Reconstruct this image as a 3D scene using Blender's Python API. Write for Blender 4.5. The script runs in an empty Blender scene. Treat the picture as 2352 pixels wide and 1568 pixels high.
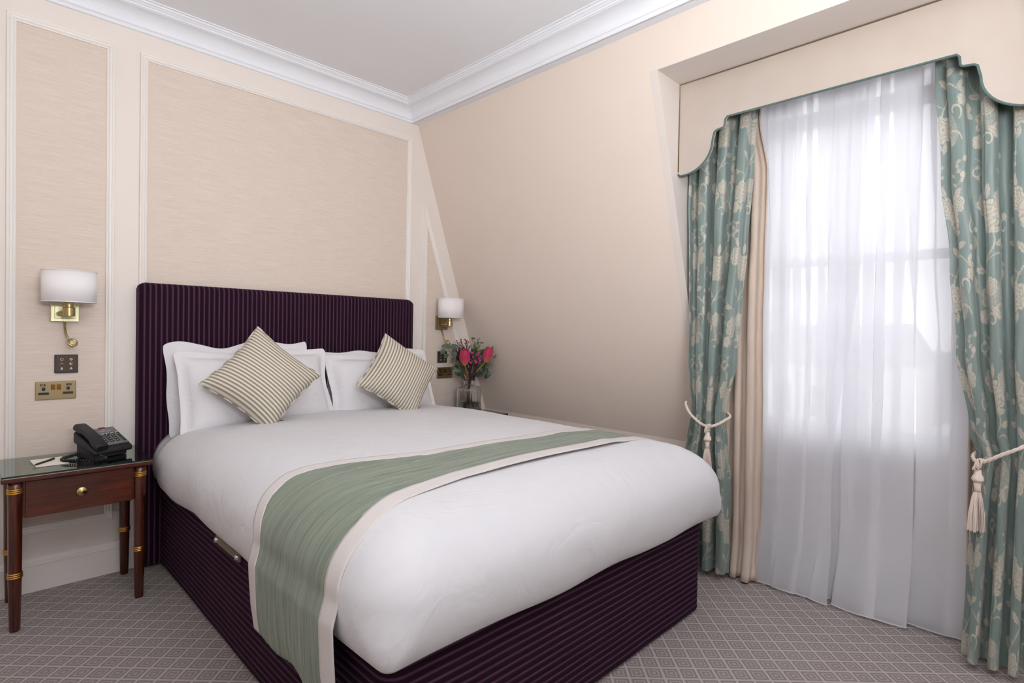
import bpy, bmesh, math, random
import numpy as np
from mathutils import Vector, Matrix, noise
random.seed(7)
PI = math.pi
sc = bpy.context.scene
C = sc.collection

# ------------------------------------------------------------------ camera, world, lights, exposure
def cam_axes(yaw, pitch, roll):
    cy, sy, cp, sp = math.cos(yaw), math.sin(yaw), math.cos(pitch), math.sin(pitch)
    f = Vector((sy*cp, cy*cp, sp)); r = Vector((cy, -sy, 0)); u = r.cross(f)
    cr, sr = math.cos(roll), math.sin(roll)
    return cr*r + sr*u, -sr*r + cr*u, f
r_, u_, f_ = cam_axes(0.784378, -0.0174567, 0.0195691)
cam_d = bpy.data.cameras.new('camera'); cam = bpy.data.objects.new('camera', cam_d); C.objects.link(cam)
cam_d.sensor_width = 36.0; cam_d.lens = 36.0*1261.25/2352.0; cam_d.clip_start = 0.02; cam_d.clip_end = 800
cam.matrix_world = Matrix(((r_.x, u_.x, -f_.x, 0.0), (r_.y, u_.y, -f_.y, -3.3), (r_.z, u_.z, -f_.z, 1.228), (0, 0, 0, 1)))
sc.camera = cam

world = bpy.data.worlds.new('world'); sc.world = world; world.use_nodes = True
wn = world.node_tree.nodes; wl = world.node_tree.links
bg = wn['Background']
tc = wn.new('ShaderNodeTexCoord'); nz = wn.new('ShaderNodeTexNoise'); nz.inputs['Scale'].default_value = 2.2; nz.inputs['Detail'].default_value = 5
rp = wn.new('ShaderNodeValToRGB'); rp.color_ramp.elements[0].position = .35; rp.color_ramp.elements[0].color = (.84, .88, .95, 1)
rp.color_ramp.elements[1].position = .65; rp.color_ramp.elements[1].color = (1, 1, 1, 1)
wl.new(tc.outputs['Generated'], nz.inputs['Vector']); wl.new(nz.outputs['Fac'], rp.inputs[0]); wl.new(rp.outputs[0], bg.inputs['Color'])
bg.inputs['Strength'].default_value = 2.55

def area(name, loc, target, sx, sy, power, col):
    l = bpy.data.lights.new(name, 'AREA'); l.shape = 'RECTANGLE'; l.size = sx; l.size_y = sy; l.energy = power; l.color = col
    o = bpy.data.objects.new(name, l); C.objects.link(o); o.location = loc
    d = Vector(target) - Vector(loc); o.rotation_euler = d.to_track_quat('-Z', 'Y').to_euler()
    return o
# added fill lights outside the frame, then the dormer window's portal
area('overhead_fill', (0.95, -2.3, 2.76), (0.95, -2.3, 0), 1.1, 1.0, 3, (.93, .965, 1.0))  # unseen overhead fill, not a known fitting of the room
area('rear_fill', (2.5, -4.75, 1.6), (0.4, -2.4, 1.1), 1.1, 1.7, 7, (.92, .96, 1.0))  # added side fill, no window stands here
area('upward_fill', (0.3, -3.9, 1.75), (0.5, -3.4, 2.8), .8, .8, 98, (.95, .97, 1.0))  # added fill aimed up, brightens the room off the ceiling
area('dormer_window_light', (2.97, -2.57, 1.55), (0.5, -2.3, 0.9), 0.85, 1.5, 12, (.93, .96, 1.0)).data.cycles.is_portal = True

sl_ = bpy.data.lights.new('hazy_sun', 'SUN'); sl_.energy = 3.2; sl_.angle = math.radians(60); sl_.color = (.95, .97, 1.0)
so_ = bpy.data.objects.new('hazy_sun', sl_); C.objects.link(so_); so_.rotation_euler = Vector((-1, .05, -.55)).to_track_quat('-Z', 'Y').to_euler()

sc.view_settings.view_transform = 'Standard'; sc.view_settings.look = 'None'
sc.view_settings.exposure = 0.19; sc.view_settings.gamma = 1.0; sc.view_settings.use_curve_mapping = False
sc.cycles.max_bounces = 10; sc.cycles.diffuse_bounces = 5; sc.cycles.transparent_max_bounces = 24
sc.cycles.transmission_bounces = 8; sc.cycles.glossy_bounces = 4
sc.cycles.sample_clamp_indirect = 6.0; sc.cycles.caustics_refractive = False; sc.cycles.caustics_reflective = False
sc.cycles.use_denoising = True

# ------------------------------------------------------------------ materials
def S(r, g, b):                                   # sRGB 0-255 -> linear
    return tuple(((c/255.0)/12.92 if c/255.0 <= .04045 else ((c/255.0+.055)/1.055)**2.4) for c in (r, g, b)) + (1,)
class M:
    def __init__(s, name, col=(.8, .8, .8, 1), rough=.6, **kw):
        s.m = bpy.data.materials.new(name); s.m.use_nodes = True
        s.nt = s.m.node_tree; s.N = s.nt.nodes; s.L = s.nt.links
        s.b = s.N['Principled BSDF']; s.out = s.N['Material Output']
        s.b.inputs['Base Color'].default_value = col; s.b.inputs['Roughness'].default_value = rough
        for k, v in kw.items(): s.b.inputs[k.replace('_', ' ')].default_value = v
    def node(s, t, **kw):
        n = s.N.new(t)
        for k, v in kw.items():
            if k in n.inputs: n.inputs[k].default_value = v
            else: setattr(n, k, v)
        return n
    def link(s, a, b): s.L.new(a, b)
    def coords(s, kind='Object', scale=(1, 1, 1), rot=(0, 0, 0)):
        t = s.node('ShaderNodeTexCoord'); mp = s.node('ShaderNodeMapping'); mp.inputs['Scale'].default_value = scale; mp.inputs['Rotation'].default_value = rot
        s.link(t.outputs[kind], mp.inputs[0]); return mp.outputs[0]
    def noise(s, vec, scale, detail=3, rough=.5):
        n = s.node('ShaderNodeTexNoise'); n.inputs['Scale'].default_value = scale; n.inputs['Detail'].default_value = detail; n.inputs['Roughness'].default_value = rough
        s.link(vec, n.inputs['Vector']); return n.outputs['Fac']
    def ramp(s, fac, stops):
        r = s.node('ShaderNodeValToRGB'); e = r.color_ramp.elements
        while len(e) < len(stops): e.new(.5)
        for i, (p, c) in enumerate(stops): e[i].position = p; e[i].color = c
        s.link(fac, r.inputs[0]); return r.outputs[0]
    def math(s, op, a, b=None, c=None):
        n = s.node('ShaderNodeMath'); n.operation = op
        for i, v in enumerate((a, b, c)):
            if v is None: continue
            if isinstance(v, (int, float)): n.inputs[i].default_value = v
            else: s.link(v, n.inputs[i])
        return n.outputs[0]
    def mix(s, fac, a, b):
        n = s.node('ShaderNodeMix'); n.data_type = 'RGBA'
        for sock, v in ((n.inputs['Factor'], fac), (n.inputs[6], a), (n.inputs[7], b)):
            if isinstance(v, (int, float, tuple)): sock.default_value = v
            else: s.link(v, sock)
        return n.outputs[2]
    def bump(s, h, strength=.3, dist=.002):
        n = s.node('ShaderNodeBump'); n.inputs['Strength'].default_value = strength; n.inputs['Distance'].default_value = dist
        s.link(h, n.inputs['Height']); s.link(n.outputs[0], s.b.inputs['Normal']); return s
    def base(s, c): s.link(c, s.b.inputs['Base Color']); return s
    def xyz(s, vec):
        n = s.node('ShaderNodeSeparateXYZ'); s.link(vec, n.inputs[0]); return n.outputs

def noisy(name, c1, c2, scale, rough, stretch=(1, 1, 1), bump=0, dist=.001, kind='Object', **kw):
    a = M(name, c1, rough, **kw); v = a.coords(kind, stretch); f = a.noise(v, scale, 4)
    a.base(a.ramp(f, [(.3, c1), (.7, c2)]))
    if bump: a.bump(f, bump, dist)
    return a.m

WALL = noisy('cream_wall_paint', S(230, 221, 213), S(232, 223, 216), 3, .7)
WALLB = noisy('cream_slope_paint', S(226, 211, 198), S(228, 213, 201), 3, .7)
WHITE = noisy('white_plaster_paint', S(233, 235, 240), S(236, 238, 243), 4, .65)
JOIN = noisy('cream_joinery_paint', S(234, 228, 222), S(237, 231, 226), 5, .45)
CEIL = noisy('ceiling_paint', S(232, 233, 236), S(235, 236, 239), 2, .8)
REVEAL = noisy('reveal_paint', S(216, 206, 198), S(219, 210, 203), 3, .7)

a = M('woven_panel_fabric', rough=.85)
v = a.coords('Object', (6, 6, 260)); f1 = a.noise(v, 1.0, 3, .7)
v2 = a.coords('Object', (30, 30, 900)); f2 = a.noise(v2, 1.0, 2, .6)
ff = a.math('ADD', a.math('MULTIPLY', f1, .6), a.math('MULTIPLY', f2, .4))
a.base(a.ramp(ff, [(.34, S(209, 192, 178)), (.5, S(219, 204, 191)), (.66, S(228, 215, 204))])).bump(ff, .25, .001)
PANEL = a.m

# carpet: lattice of nested diamonds at 45 degrees to the walls
a = M('diamond_carpet', rough=.95)
v = a.coords('Object', (1, 1, 1), (0, 0, PI/4)); X = a.xyz(v)
P = .0635
def cell(o, off):
    t = a.math('FRACT', a.math('ADD', a.math('DIVIDE', o, P), off))
    return a.math('ABSOLUTE', a.math('SUBTRACT', t, .5))
ox, oy = cell(X[0], .30), cell(X[1], .15)
d = a.math('MAXIMUM', ox, oy)                     # 0 centre .. .5 edge
wob = a.noise(a.coords('Object', (1, 1, 1)), 420, 2)
d = a.math('ADD', d, a.math('MULTIPLY', a.math('SUBTRACT', wob, .5), .22))
L1, L2, DK = S(220, 212, 210), S(203, 194, 192), S(160, 150, 148)
pat = a.ramp(d, [(.0, S(206, 186, 174)), (.085, S(204, 184, 172)), (.11, DK), (.19, S(140, 126, 121)), (.235, L2), (.275, L2), (.31, DK), (.40, S(134, 120, 116)), (.445, L1), (.5, L1)])
fib = a.noise(a.coords('Object', (1, 1, 1)), 900, 3, .7)
pat2 = a.mix(.5, pat, a.ramp(fib, [(.3, S(106, 94, 92)), (.7, S(226, 213, 208))]))
a.base(a.mix(.58, pat, pat2)).bump(fib, .9, .004)
CARPET = a.m

# aubergine velvet with a woven stripe every 24 mm; stripe position comes from a mesh attribute
a = M('aubergine_striped_velvet', rough=.9, Sheen_Weight=.03, Sheen_Roughness=.45)
at = a.node('ShaderNodeAttribute'); at.attribute_name = 'stripe'
st = a.ramp(at.outputs['Fac'], [(.0, S(26, 8, 22)), (.70, S(34, 13, 29)), (.84, S(66, 40, 62)), (.94, S(94, 66, 90)), (1, S(88, 60, 84))])
n = a.noise(a.coords('Object'), 700, 2); n2 = a.noise(a.coords('Object'), 9, 3)
c = a.mix(.22, st, a.ramp(n, [(.4, S(20, 2, 16)), (.7, S(60, 34, 52))]))
a.base(a.mix(a.math('MULTIPLY', n2, .35), c, S(44, 14, 30))).bump(n, .4, .002)
a.b.inputs['Sheen Tint'].default_value = S(180, 120, 160)
a.b.inputs['Specular IOR Level'].default_value = .15
VELVET = a.m

def linen(name, c, c2=None, bump=.15, sheen=.1, crease=0):
    a = M(name, c, .8, Sheen_Weight=sheen); f = a.noise(a.coords('Object', (1, 1, 1)), 600, 2)
    g = a.noise(a.coords('Object', (1, 1, 1)), 7, 3)
    a.base(a.ramp(g, [(.3, c), (.7, c2 or c)]))
    if crease:
        w = a.noise(a.coords('Object', (1, 1, 1)), 4.5, 3, .55); n = a.node('ShaderNodeTexNoise'); n.inputs['Scale'].default_value = 3.2; n.inputs['Detail'].default_value = 3; n.inputs['Distortion'].default_value = 1.6
        a.link(a.coords('Object', (1, 1, 1)), n.inputs['Vector'])
        rd_ = a.math('ABSOLUTE', a.math('SUBTRACT', n.outputs['Fac'], .5))
        hgt = a.math('ADD', a.math('MULTIPLY', w, 1.0), a.math('MULTIPLY', a.math('MINIMUM', rd_, .06), 1.6))
        a.bump(a.math('ADD', hgt, a.math('MULTIPLY', f, .012)), crease, .02)
    else: a.bump(f, bump, .0006)
    return a.m
DUVET = linen('white_cotton_duvet', S(209, 208, 211), S(212, 211, 213), crease=.45)
SHEET = linen('white_cotton_sheet', S(204, 202, 205), S(208, 206, 208))
PILLOW = linen('white_cotton_pillowcase', S(222, 219, 222), S(226, 223, 225), crease=.6)
CREAM_BORDER = linen('oatmeal_border_cotton', S(206, 199, 196), S(210, 204, 201), .4)
BEIGE = linen('beige_blackout_cloth', S(200, 182, 166), S(204, 187, 172), .2, .2)
PELM = linen('cream_pelmet_cloth', S(186, 172, 161), S(190, 177, 166), .3)
GREENCORD = linen('grey_green_piping_cloth', S(78, 100, 94), S(86, 108, 102), .3)
ROPE = linen('cream_rope', S(222, 205, 192), S(230, 214, 202), .5)
SHADE = linen('white_lampshade_linen', S(240, 236, 236), S(242, 238, 238))

a = M('crinkled_sage_cloth', rough=.75, Sheen_Weight=.2)
at = a.node('ShaderNodeAttribute'); at.attribute_name = 'uvw'
mp = a.node('ShaderNodeMapping'); mp.inputs['Scale'].default_value = (2.2, 75, 1); a.link(at.outputs['Vector'], mp.inputs[0])
f = a.noise(mp.outputs[0], 1, 4, .6)
mp2 = a.node('ShaderNodeMapping'); mp2.inputs['Scale'].default_value = (7, 300, 1); a.link(at.outputs['Vector'], mp2.inputs[0])
f2 = a.noise(mp2.outputs[0], 1, 3, .6)
f3 = a.math('ADD', a.math('MULTIPLY', f, .65), a.math('MULTIPLY', f2, .35))
a.base(a.ramp(f3, [(.34, S(82, 92, 76)), (.47, S(118, 128, 112)), (.62, S(136, 145, 128))])).bump(f3, 1.0, .006)
SAGE = a.m

# ticking stripe for cushions
a = M('olive_ticking_stripe', rough=.85, Sheen_Weight=.15)
at = a.node('ShaderNodeAttribute'); at.attribute_name = 'uvw'; X = a.xyz(at.outputs['Vector'])
w = a.math('ABSOLUTE', a.math('SUBTRACT', a.math('FRACT', a.math('DIVIDE', X[0], .0178)), .5))
n = a.noise(a.coords('Object'), 420, 2)
w = a.math('ADD', w, a.math('MULTIPLY', a.math('SUBTRACT', n, .5), .22))
a.base(a.ramp(w, [(.0, S(138, 127, 104)), (.17, S(144, 133, 110)), (.28, S(212, 205, 194)), (.5, S(218, 212, 201))])).bump(n, .6, .001)
TICK = a.m

# jacquard curtain: pattern painted per vertex (attribute 'pat')
a = M('green_floral_jacquard', rough=.42, Sheen_Weight=.25)
at = a.node('ShaderNodeAttribute'); at.attribute_name = 'pat'
v = a.coords('UV', (900, 14, 1)); 
at2 = a.node('ShaderNodeAttribute'); at2.attribute_name = 'uvw'
mp = a.node('ShaderNodeMapping'); mp.inputs['Scale'].default_value = (420, 9, 1); a.link(at2.outputs['Vector'], mp.inputs[0])
f = a.noise(mp.outputs[0], 1, 3, .7)
gr = a.ramp(f, [(.3, S(104, 120, 115)), (.7, S(128, 142, 137))])
fl = a.ramp(f, [(.3, S(172, 164, 149)), (.7, S(188, 181, 167))])
a.base(a.mix(at.outputs['Fac'], gr, fl)).bump(at.outputs['Fac'], .25, .0015)
a.b.inputs['Specular IOR Level'].default_value = .5
JAC = a.m

# sheer voile: part see-through, part diffusing
def voile(name, c, t):
    a = M(name); a.N.remove(a.b)
    tr = a.node('ShaderNodeBsdfTransparent'); tl = a.node('ShaderNodeBsdfTranslucent'); df = a.node('ShaderNodeBsdfDiffuse')
    tl.inputs[0].default_value = c; df.inputs[0].default_value = c
    m1 = a.node('ShaderNodeMixShader'); m1.inputs[0].default_value = .42; a.link(df.outputs[0], m1.inputs[1]); a.link(tl.outputs[0], m1.inputs[2])
    m2 = a.node('ShaderNodeMixShader'); m2.inputs[0].default_value = 1-t; a.link(tr.outputs[0], m2.inputs[1]); a.link(m1.outputs[0], m2.inputs[2])
    a.link(m2.outputs[0], a.out.inputs[0]); return a.m
VOILE = voile('white_voile', S(247, 247, 250), .42)
VOILE_HEM = voile('white_voile_hem', S(246, 244, 248), .12)

a = M('mahogany_veneer', rough=.28, Coat_Weight=.3, Coat_Roughness=.15)
v = a.coords('Object', (3, 3, 3)); g = a.noise(v, 1.5, 3)
v = a.coords('Object', (4, 60, 60)); f = a.noise(v, 1.3, 5, .6)
a.base(a.ramp(a.math('ADD', a.math('MULTIPLY', f, .7), a.math('MULTIPLY', g, .3)), [(.3, S(44, 16, 9)), (.5, S(76, 32, 18)), (.7, S(104, 48, 28))]))
WOOD = a.m
a = M('mahogany_leg', rough=.22, Coat_Weight=.4, Coat_Roughness=.12)
f = a.noise(a.coords('Object', (45, 45, 3)), 1.2, 4, .6)
a.base(a.ramp(f, [(.3, S(36, 12, 7)), (.6, S(78, 32, 16)), (.8, S(96, 44, 22))]))
LEGWOOD = a.m
def metal(name, c, rough=.25, metallic=1.0):
    a = M(name, c, rough, Metallic=metallic); f = a.noise(a.coords('Object', (40, 40, 4)), 3, 2)
    r = a.node('ShaderNodeMapRange'); r.inputs['To Min'].default_value = rough*.8; r.inputs['To Max'].default_value = rough*1.3
    a.link(f, r.inputs[0]); a.link(r.outputs[0], a.b.inputs['Roughness']); return a.m
GILT = metal('gilt_metal', S(206, 158, 78), .3)
BRASS = metal('polished_antique_brass', S(182, 162, 116), .26)
PALEBRASS = metal('pale_satin_brass', S(206, 204, 168), .45)
PLATE = metal('brushed_antique_brass', S(150, 132, 102), .38)
DARKBRASS = metal('dark_brass_rocker', S(128, 92, 44), .3)
CHROME = metal('chrome', S(200, 200, 200), .15)
def plain(name, c, rough=.5, **kw):
    return noisy(name, c, tuple(min(1, x*1.06) for x in c[:3]) + (1,), 30, rough, **kw)
BLACK = plain('black_plastic', S(30, 30, 34), .42)
BLACKCORE = plain('black_socket_plastic', S(22, 22, 26), .5)
FACE = plain('grey_phone_face', S(112, 110, 110), .5)
KEYDARK = plain('dark_phone_key', S(38, 36, 36), .5)
KEYWHITE = plain('white_print', S(232, 230, 228), .6)
REDP = plain('dark_red_plastic', S(96, 26, 28), .3)
AMBERP = plain('amber_print', S(214, 168, 110), .5)
PAPER = plain('note_paper', S(240, 232, 222), .8)
BRONZEGLASS = plain('bronze_glass', S(84, 66, 58), .12)
ICON = plain('pale_icon_print', S(186, 180, 180), .5)
TAGY = plain('amber_label_cloth', S(206, 150, 40), .8)
TAGK = plain('navy_label_cloth', S(40, 46, 52), .8)
STUDLEATHER = plain('taupe_handle_leather', S(118, 104, 84), .35)

a = M('clear_glass', (1, 1, 1, 1), .0, IOR=1.45); a.b.inputs['Transmission Weight'].default_value = 1.0; CLEAR = a.m
a = M('green_edged_glass', S(200, 225, 215), .0, IOR=1.5); a.b.inputs['Transmission Weight'].default_value = 1.0
GLASSTOP = a.m
a = M('glass_edge_tint', S(10, 50, 42), .15); GLASSEDGE = a.m
a = M('window_glass'); a.N.remove(a.b)
tr = a.node('ShaderNodeBsdfTransparent'); gl = a.node('ShaderNodeBsdfGlossy'); gl.inputs['Roughness'].default_value = .02
fr = a.node('ShaderNodeFresnel'); fr.inputs[0].default_value = 1.45; mx = a.node('ShaderNodeMixShader')
a.link(fr.outputs[0], mx.inputs[0]); a.link(tr.outputs[0], mx.inputs[1]); a.link(gl.outputs[0], mx.inputs[2]); a.link(mx.outputs[0], a.out.inputs[0])
PANE = a.m
LENS = plain('frosted_lens', S(210, 190, 150), .2)

# ------------------------------------------------------------------ helpers
def put(name, bm, mat, parent=None, smooth=False, loc=None, recalc=True):
    if recalc: bmesh.ops.recalc_face_normals(bm, faces=bm.faces[:])
    me = bpy.data.meshes.new(name); bm.to_mesh(me); bm.free()
    o = bpy.data.objects.new(name, me); C.objects.link(o)
    for m in (mat if isinstance(mat, (list, tuple)) else [mat]): me.materials.append(m)
    if smooth:
        for p in me.polygons: p.use_smooth = True
    if parent is not None: o.parent = parent
    if loc is not None: o.location = loc
    return o
def tag(o, label=None, cat=None, group=None, kind=None):
    if label: o['label'] = label
    if cat: o['category'] = cat
    if group: o['group'] = group
    if kind: o['kind'] = kind
    return o
def thing(name, label, cat, loc=(0, 0, 0), rz=0, group=None):
    o = bpy.data.objects.new(name, None); C.objects.link(o); o.location = loc; o.rotation_euler = (0, 0, rz); o.empty_display_size = .05
    return tag(o, label, cat, group)
def copy_tree(o, parent=None):
    c = o.copy(); C.objects.link(c)
    if parent is not None: c.parent = parent
    for ch in list(o.children): copy_tree(ch, c)
    return c
def struct(name, bm, mat, parent=None, smooth=False):
    o = put(name, bm, mat, parent, smooth)
    if parent is None: o['kind'] = 'structure'
    return o
def box(bm, x0, x1, y0, y1, z0, z1, bev=0, seg=2, mat=Matrix.Identity(4)):
    vs = [bm.verts.new(mat @ Vector((x, y, z))) for z in (z0, z1) for y in (y0, y1) for x in (x0, x1)]
    fs = [bm.faces.new([vs[i] for i in q]) for q in ((0, 2, 3, 1), (4, 5, 7, 6), (0, 1, 5, 4), (2, 6, 7, 3), (0, 4, 6, 2), (1, 3, 7, 5))]
    if bev:
        es = set(e for f in fs for e in f.edges)
        bmesh.ops.bevel(bm, geom=list(es), offset=bev, segments=seg, profile=.5, affect='EDGES')
    return bm
def nb(*a, **k): return box(bmesh.new(), *a, **k)
def poly_prism(bm, pts, d, axis='y', off=0):       # pts in the plane, extruded from off to off+d
    def P(p, t):
        return {'y': Vector((p[0], t, p[1])), 'x': Vector((t, p[0], p[1])), 'z': Vector((p[0], p[1], t))}[axis]
    a_ = [bm.verts.new(P(p, off)) for p in pts]; b_ = [bm.verts.new(P(p, off+d)) for p in pts]
    bm.faces.new(a_[::-1]); bm.faces.new(b_)
    n = len(pts)
    for i in range(n): bm.faces.new((a_[i], a_[(i+1) % n], b_[(i+1) % n], b_[i]))
    return bm
def lathe(bm, prof, seg=32, origin=(0, 0, 0), mat=Matrix.Identity(4), sx=1, sy=1):
    rings = []
    for r, z in prof:
        if r < 1e-6: rings.append([bm.verts.new(mat @ (Vector((0, 0, z)) + Vector(origin)))])
        else: rings.append([bm.verts.new(mat @ (Vector((r*sx*math.cos(2*PI*i/seg), r*sy*math.sin(2*PI*i/seg), z)) + Vector(origin))) for i in range(seg)])
    for a_, b_ in zip(rings, rings[1:]):
        if len(a_) == 1 and len(b_) == 1: continue
        for i in range(seg):
            j = (i+1) % seg
            if len(a_) == 1: bm.faces.new((a_[0], b_[i], b_[j]))
            elif len(b_) == 1: bm.faces.new((a_[i], a_[j], b_[0]))
            else: bm.faces.new((a_[i], a_[j], b_[j], b_[i]))
    return bm
def tube(bm, pts, rad, seg=8, cap=True):
    pts = [Vector(p) for p in pts]; n = len(pts); rad = rad if isinstance(rad, (list, tuple)) else [rad]*n
    rings = []; up = None
    for i, p in enumerate(pts):
        t = (pts[min(i+1, n-1)] - pts[max(i-1, 0)]).normalized()
        if up is None: up = t.orthogonal().normalized()
        up = (up - t*up.dot(t)).normalized(); w = t.cross(up)
        rings.append([bm.verts.new(p + rad[i]*(math.cos(2*PI*k/seg)*up + math.sin(2*PI*k/seg)*w)) for k in range(seg)])
    for a_, b_ in zip(rings, rings[1:]):
        for k in range(seg): bm.faces.new((a_[k], a_[(k+1) % seg], b_[(k+1) % seg], b_[k]))
    if cap: bm.faces.new(rings[0][::-1]); bm.faces.new(rings[-1])
    return bm
def spline(pts, n):                                # Catmull-Rom through pts
    pts = [Vector(p) for p in pts]; out = []
    for i in range(len(pts)-1):
        p0, p1, p2, p3 = pts[max(i-1, 0)], pts[i], pts[i+1], pts[min(i+2, len(pts)-1)]
        for k in range(n):
            t = k/n
            out.append(.5*((2*p1) + (p2-p0)*t + (2*p0-5*p1+4*p2-p3)*t*t + (3*p1-p0-3*p2+p3)*t**3))
    out.append(pts[-1]); return out
def grid(P, nu, nv, name, mat, parent=None, attrs=None, thick=0, flip=False, smooth=True):
    """mesh from P(u,v)->xyz on a (nu+1)x(nv+1) grid; attrs: {name: fn(u,v)}"""
    verts = [P(i/nu, j/nv) for j in range(nv+1) for i in range(nu+1)]
    faces = [(j*(nu+1)+i, j*(nu+1)+i+1, (j+1)*(nu+1)+i+1, (j+1)*(nu+1)+i) for j in range(nv) for i in range(nu)]
    if flip: faces = [f[::-1] for f in faces]
    me = bpy.data.meshes.new(name); me.from_pydata([tuple(v) for v in verts], [], faces)
    me.polygons.foreach_set('use_smooth', [smooth]*len(faces))
    if attrs:
        for k, fn in attrs.items():
            vals = [fn(i/nu, j/nv) for j in range(nv+1) for i in range(nu+1)]
            if isinstance(vals[0], (float, int)):
                at = me.attributes.new(k, 'FLOAT', 'POINT'); at.data.foreach_set('value', vals)
            else:
                at = me.attributes.new(k, 'FLOAT_VECTOR', 'POINT'); at.data.foreach_set('vector', [c for v in vals for c in v])
    o = bpy.data.objects.new(name, me); C.objects.link(o); me.materials.append(mat)
    if parent is not None: o.parent = parent
    if thick:
        md = o.modifiers.new('thickness', 'SOLIDIFY'); md.thickness = thick; md.offset = 0
    return o
def lerp(a, b, t): return a + (b-a)*t
def interp(tbl, x):
    if x <= tbl[0][0]: return tbl[0][1]
    for (a, fa), (b, fb) in zip(tbl, tbl[1:]):
        if x <= b:
            t = (x-a)/(b-a); t = t*t*(3-2*t); return fa + (fb-fa)*t
    return tbl[-1][1]
def lin(tbl, x):
    if x <= tbl[0][0]: return tbl[0][1]
    for (a, fa), (b, fb) in zip(tbl, tbl[1:]):
        if x <= b: return fa + (fb-fa)*(x-a)/(b-a)
    return tbl[-1][1]

# ------------------------------------------------------------------ room shell
ZC = 2.80; XB = 2.25; ZCOR = 2.69; YF = -6.6; XL = -1.4; XW = 3.0
N0, N1, NZ = -1.885, -3.251, 2.506               # dormer opening
def slope(z): return 3.203 - .335*z
ZK = (3.203-XW)/.335                              # height where the slope meets the knee wall
struct('floor', nb(XL-.1, XW+.2, YF-.1, .1, -.06, 0), CARPET)
struct('ceiling', nb(XL-.1, XB+.35, YF-.1, .1, ZC, ZC+.08), CEIL)
bm = poly_prism(bmesh.new(), [(XL, 0), (XW, 0), (XW, ZK), (slope(ZCOR), ZCOR), (XB, ZCOR), (XB, ZC), (XL, ZC)], .1, 'y', 0)
wall_back = struct('wall_back', bm, WALL)
struct('wall_left', nb(XL-.1, XL, YF, 0, 0, ZC), WALL)
# rear wall is out of view: plain wall
struct('wall_front', nb(XL-.1, XW+.2, YF-.1, YF, 0, ZC), WALL)
# sloped mansard wall with the dormer opening
bm = bmesh.new(); T = .08
def slab(y0, y1, z0, z1):
    pts = [(slope(z0) if z0 > ZK-1e-6 else XW, z0), (slope(z1), z1), (slope(z1)+T, z1), (slope(z0)+T if z0 > ZK-1e-6 else XW+T, z0)]
    poly_prism(bm, pts, y1-y0, 'y', y0)
slab(N0, 0, ZK, ZCOR); slab(YF, N1, ZK, ZCOR); slab(N1, N0, NZ, ZCOR)
box(bm, XW, XW+.08, N0, 0, 0, ZK); box(bm, XW, XW+.08, YF, N1, 0, ZK)
struct('wall_right', bm, WALLB)
bm = bmesh.new()
for y0, y1 in ((N0, N0+.05), (N1-.05, N1)):       # dormer cheeks
    g_ = .003 if y0 > -2.5 else -.003
    pts = [(XW+.08, ZK), (XW+.08, NZ), (slope(NZ)-.001, NZ), (XW-.001, ZK)]
    poly_prism(bm, pts, y1-y0-.006, 'y', y0+(-.003 if y0 > -2.5 else .009))
struct('wall_dormer', bm, REVEAL)
struct('ceiling_dormer', nb(slope(NZ)-.001, XW+.1, N1, N0, NZ-.003, NZ+.05), REVEAL)
W0, W1, WZ0, WZ1 = -2.088, -3.050, .735, 2.495
ZT = 2.345     # window opening
bm = bmesh.new()
box(bm, XW, XW+.18, N1, N0, 0, WZ0); box(bm, XW, XW+.18, N1, N0, WZ1, NZ)
box(bm, XW, XW+.18, W0, N0, WZ0, WZ1); box(bm, XW, XW+.18, N1, W1, WZ0, WZ1)
struct('wall_window', bm, WALL)

# mouldings --------------------------------------------------------------
def frame_sweep(bm, pts, prof):
    """closed frame on the wall plane y=0; pts = inner polygon (x,z) counter-clockwise; prof = (outward offset, height off the wall)"""
    n = len(pts); rings = []
    for i in range(n):
        p0, p, p1 = Vector(pts[i-1]), Vector(pts[i]), Vector(pts[(i+1) % n])
        e0 = (p-p0).normalized(); e1 = (p1-p).normalized()
        n0 = Vector((e0.y, -e0.x)); n1 = Vector((e1.y, -e1.x)); m = (n0+n1).normalized(); k = 1/max(.2, m.dot(n0))
        rings.append([bm.verts.new((p.x+m.x*k*w, -h, p.y+m.y*k*w)) for w, h in prof])
    for i in range(n):
        a_, b_ = rings[i], rings[(i+1) % n]
        for k in range(len(prof)-1): bm.faces.new((a_[k], a_[k+1], b_[k+1], b_[k]))
    return bm
MP = [(0, 0), (0, .010), (.004, .012), (.008, .010), (.009, .013), (.013, .016), (.019, .017), (.022, .014), (.023, .016), (.027, .018), (.031, .017), (.033, .010), (.034, 0)]
def panel(nm, pts):
    o = struct(nm, frame_sweep(bmesh.new(), pts, MP), JOIN, smooth=False)
    bm = bmesh.new(); bm.faces.new([bm.verts.new((p[0], -.002, p[1])) for p in pts])
    r = bmesh.ops.extrude_face_region(bm, geom=bm.faces[:])
    for v_ in [g for g in r['geom'] if isinstance(g, bmesh.types.BMVert)]: v_.co.y = -.0002
    put('fabric_panel', bm, PANEL, wall_back)
PZ0, PZ1 = .300, 2.556
panel('trim_1', [(.161, PZ0), (.487, PZ0), (.487, PZ1), (.161, PZ1)])
panel('trim_2', [(.655, PZ0), (2.212, PZ0), (2.212, PZ1), (.655, PZ1)])
sx = lambda z: slope(z) - .145
panel('trim_3', [(2.392, PZ0), (sx(PZ0) - .09, PZ0), (sx(1.0), 1.0), (2.392, (3.203-.145-2.392)/.335)])
panel('trim_4', [(-1.2, PZ0), (-.01, PZ0), (-.01, PZ1), (-1.2, PZ1)])

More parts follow.
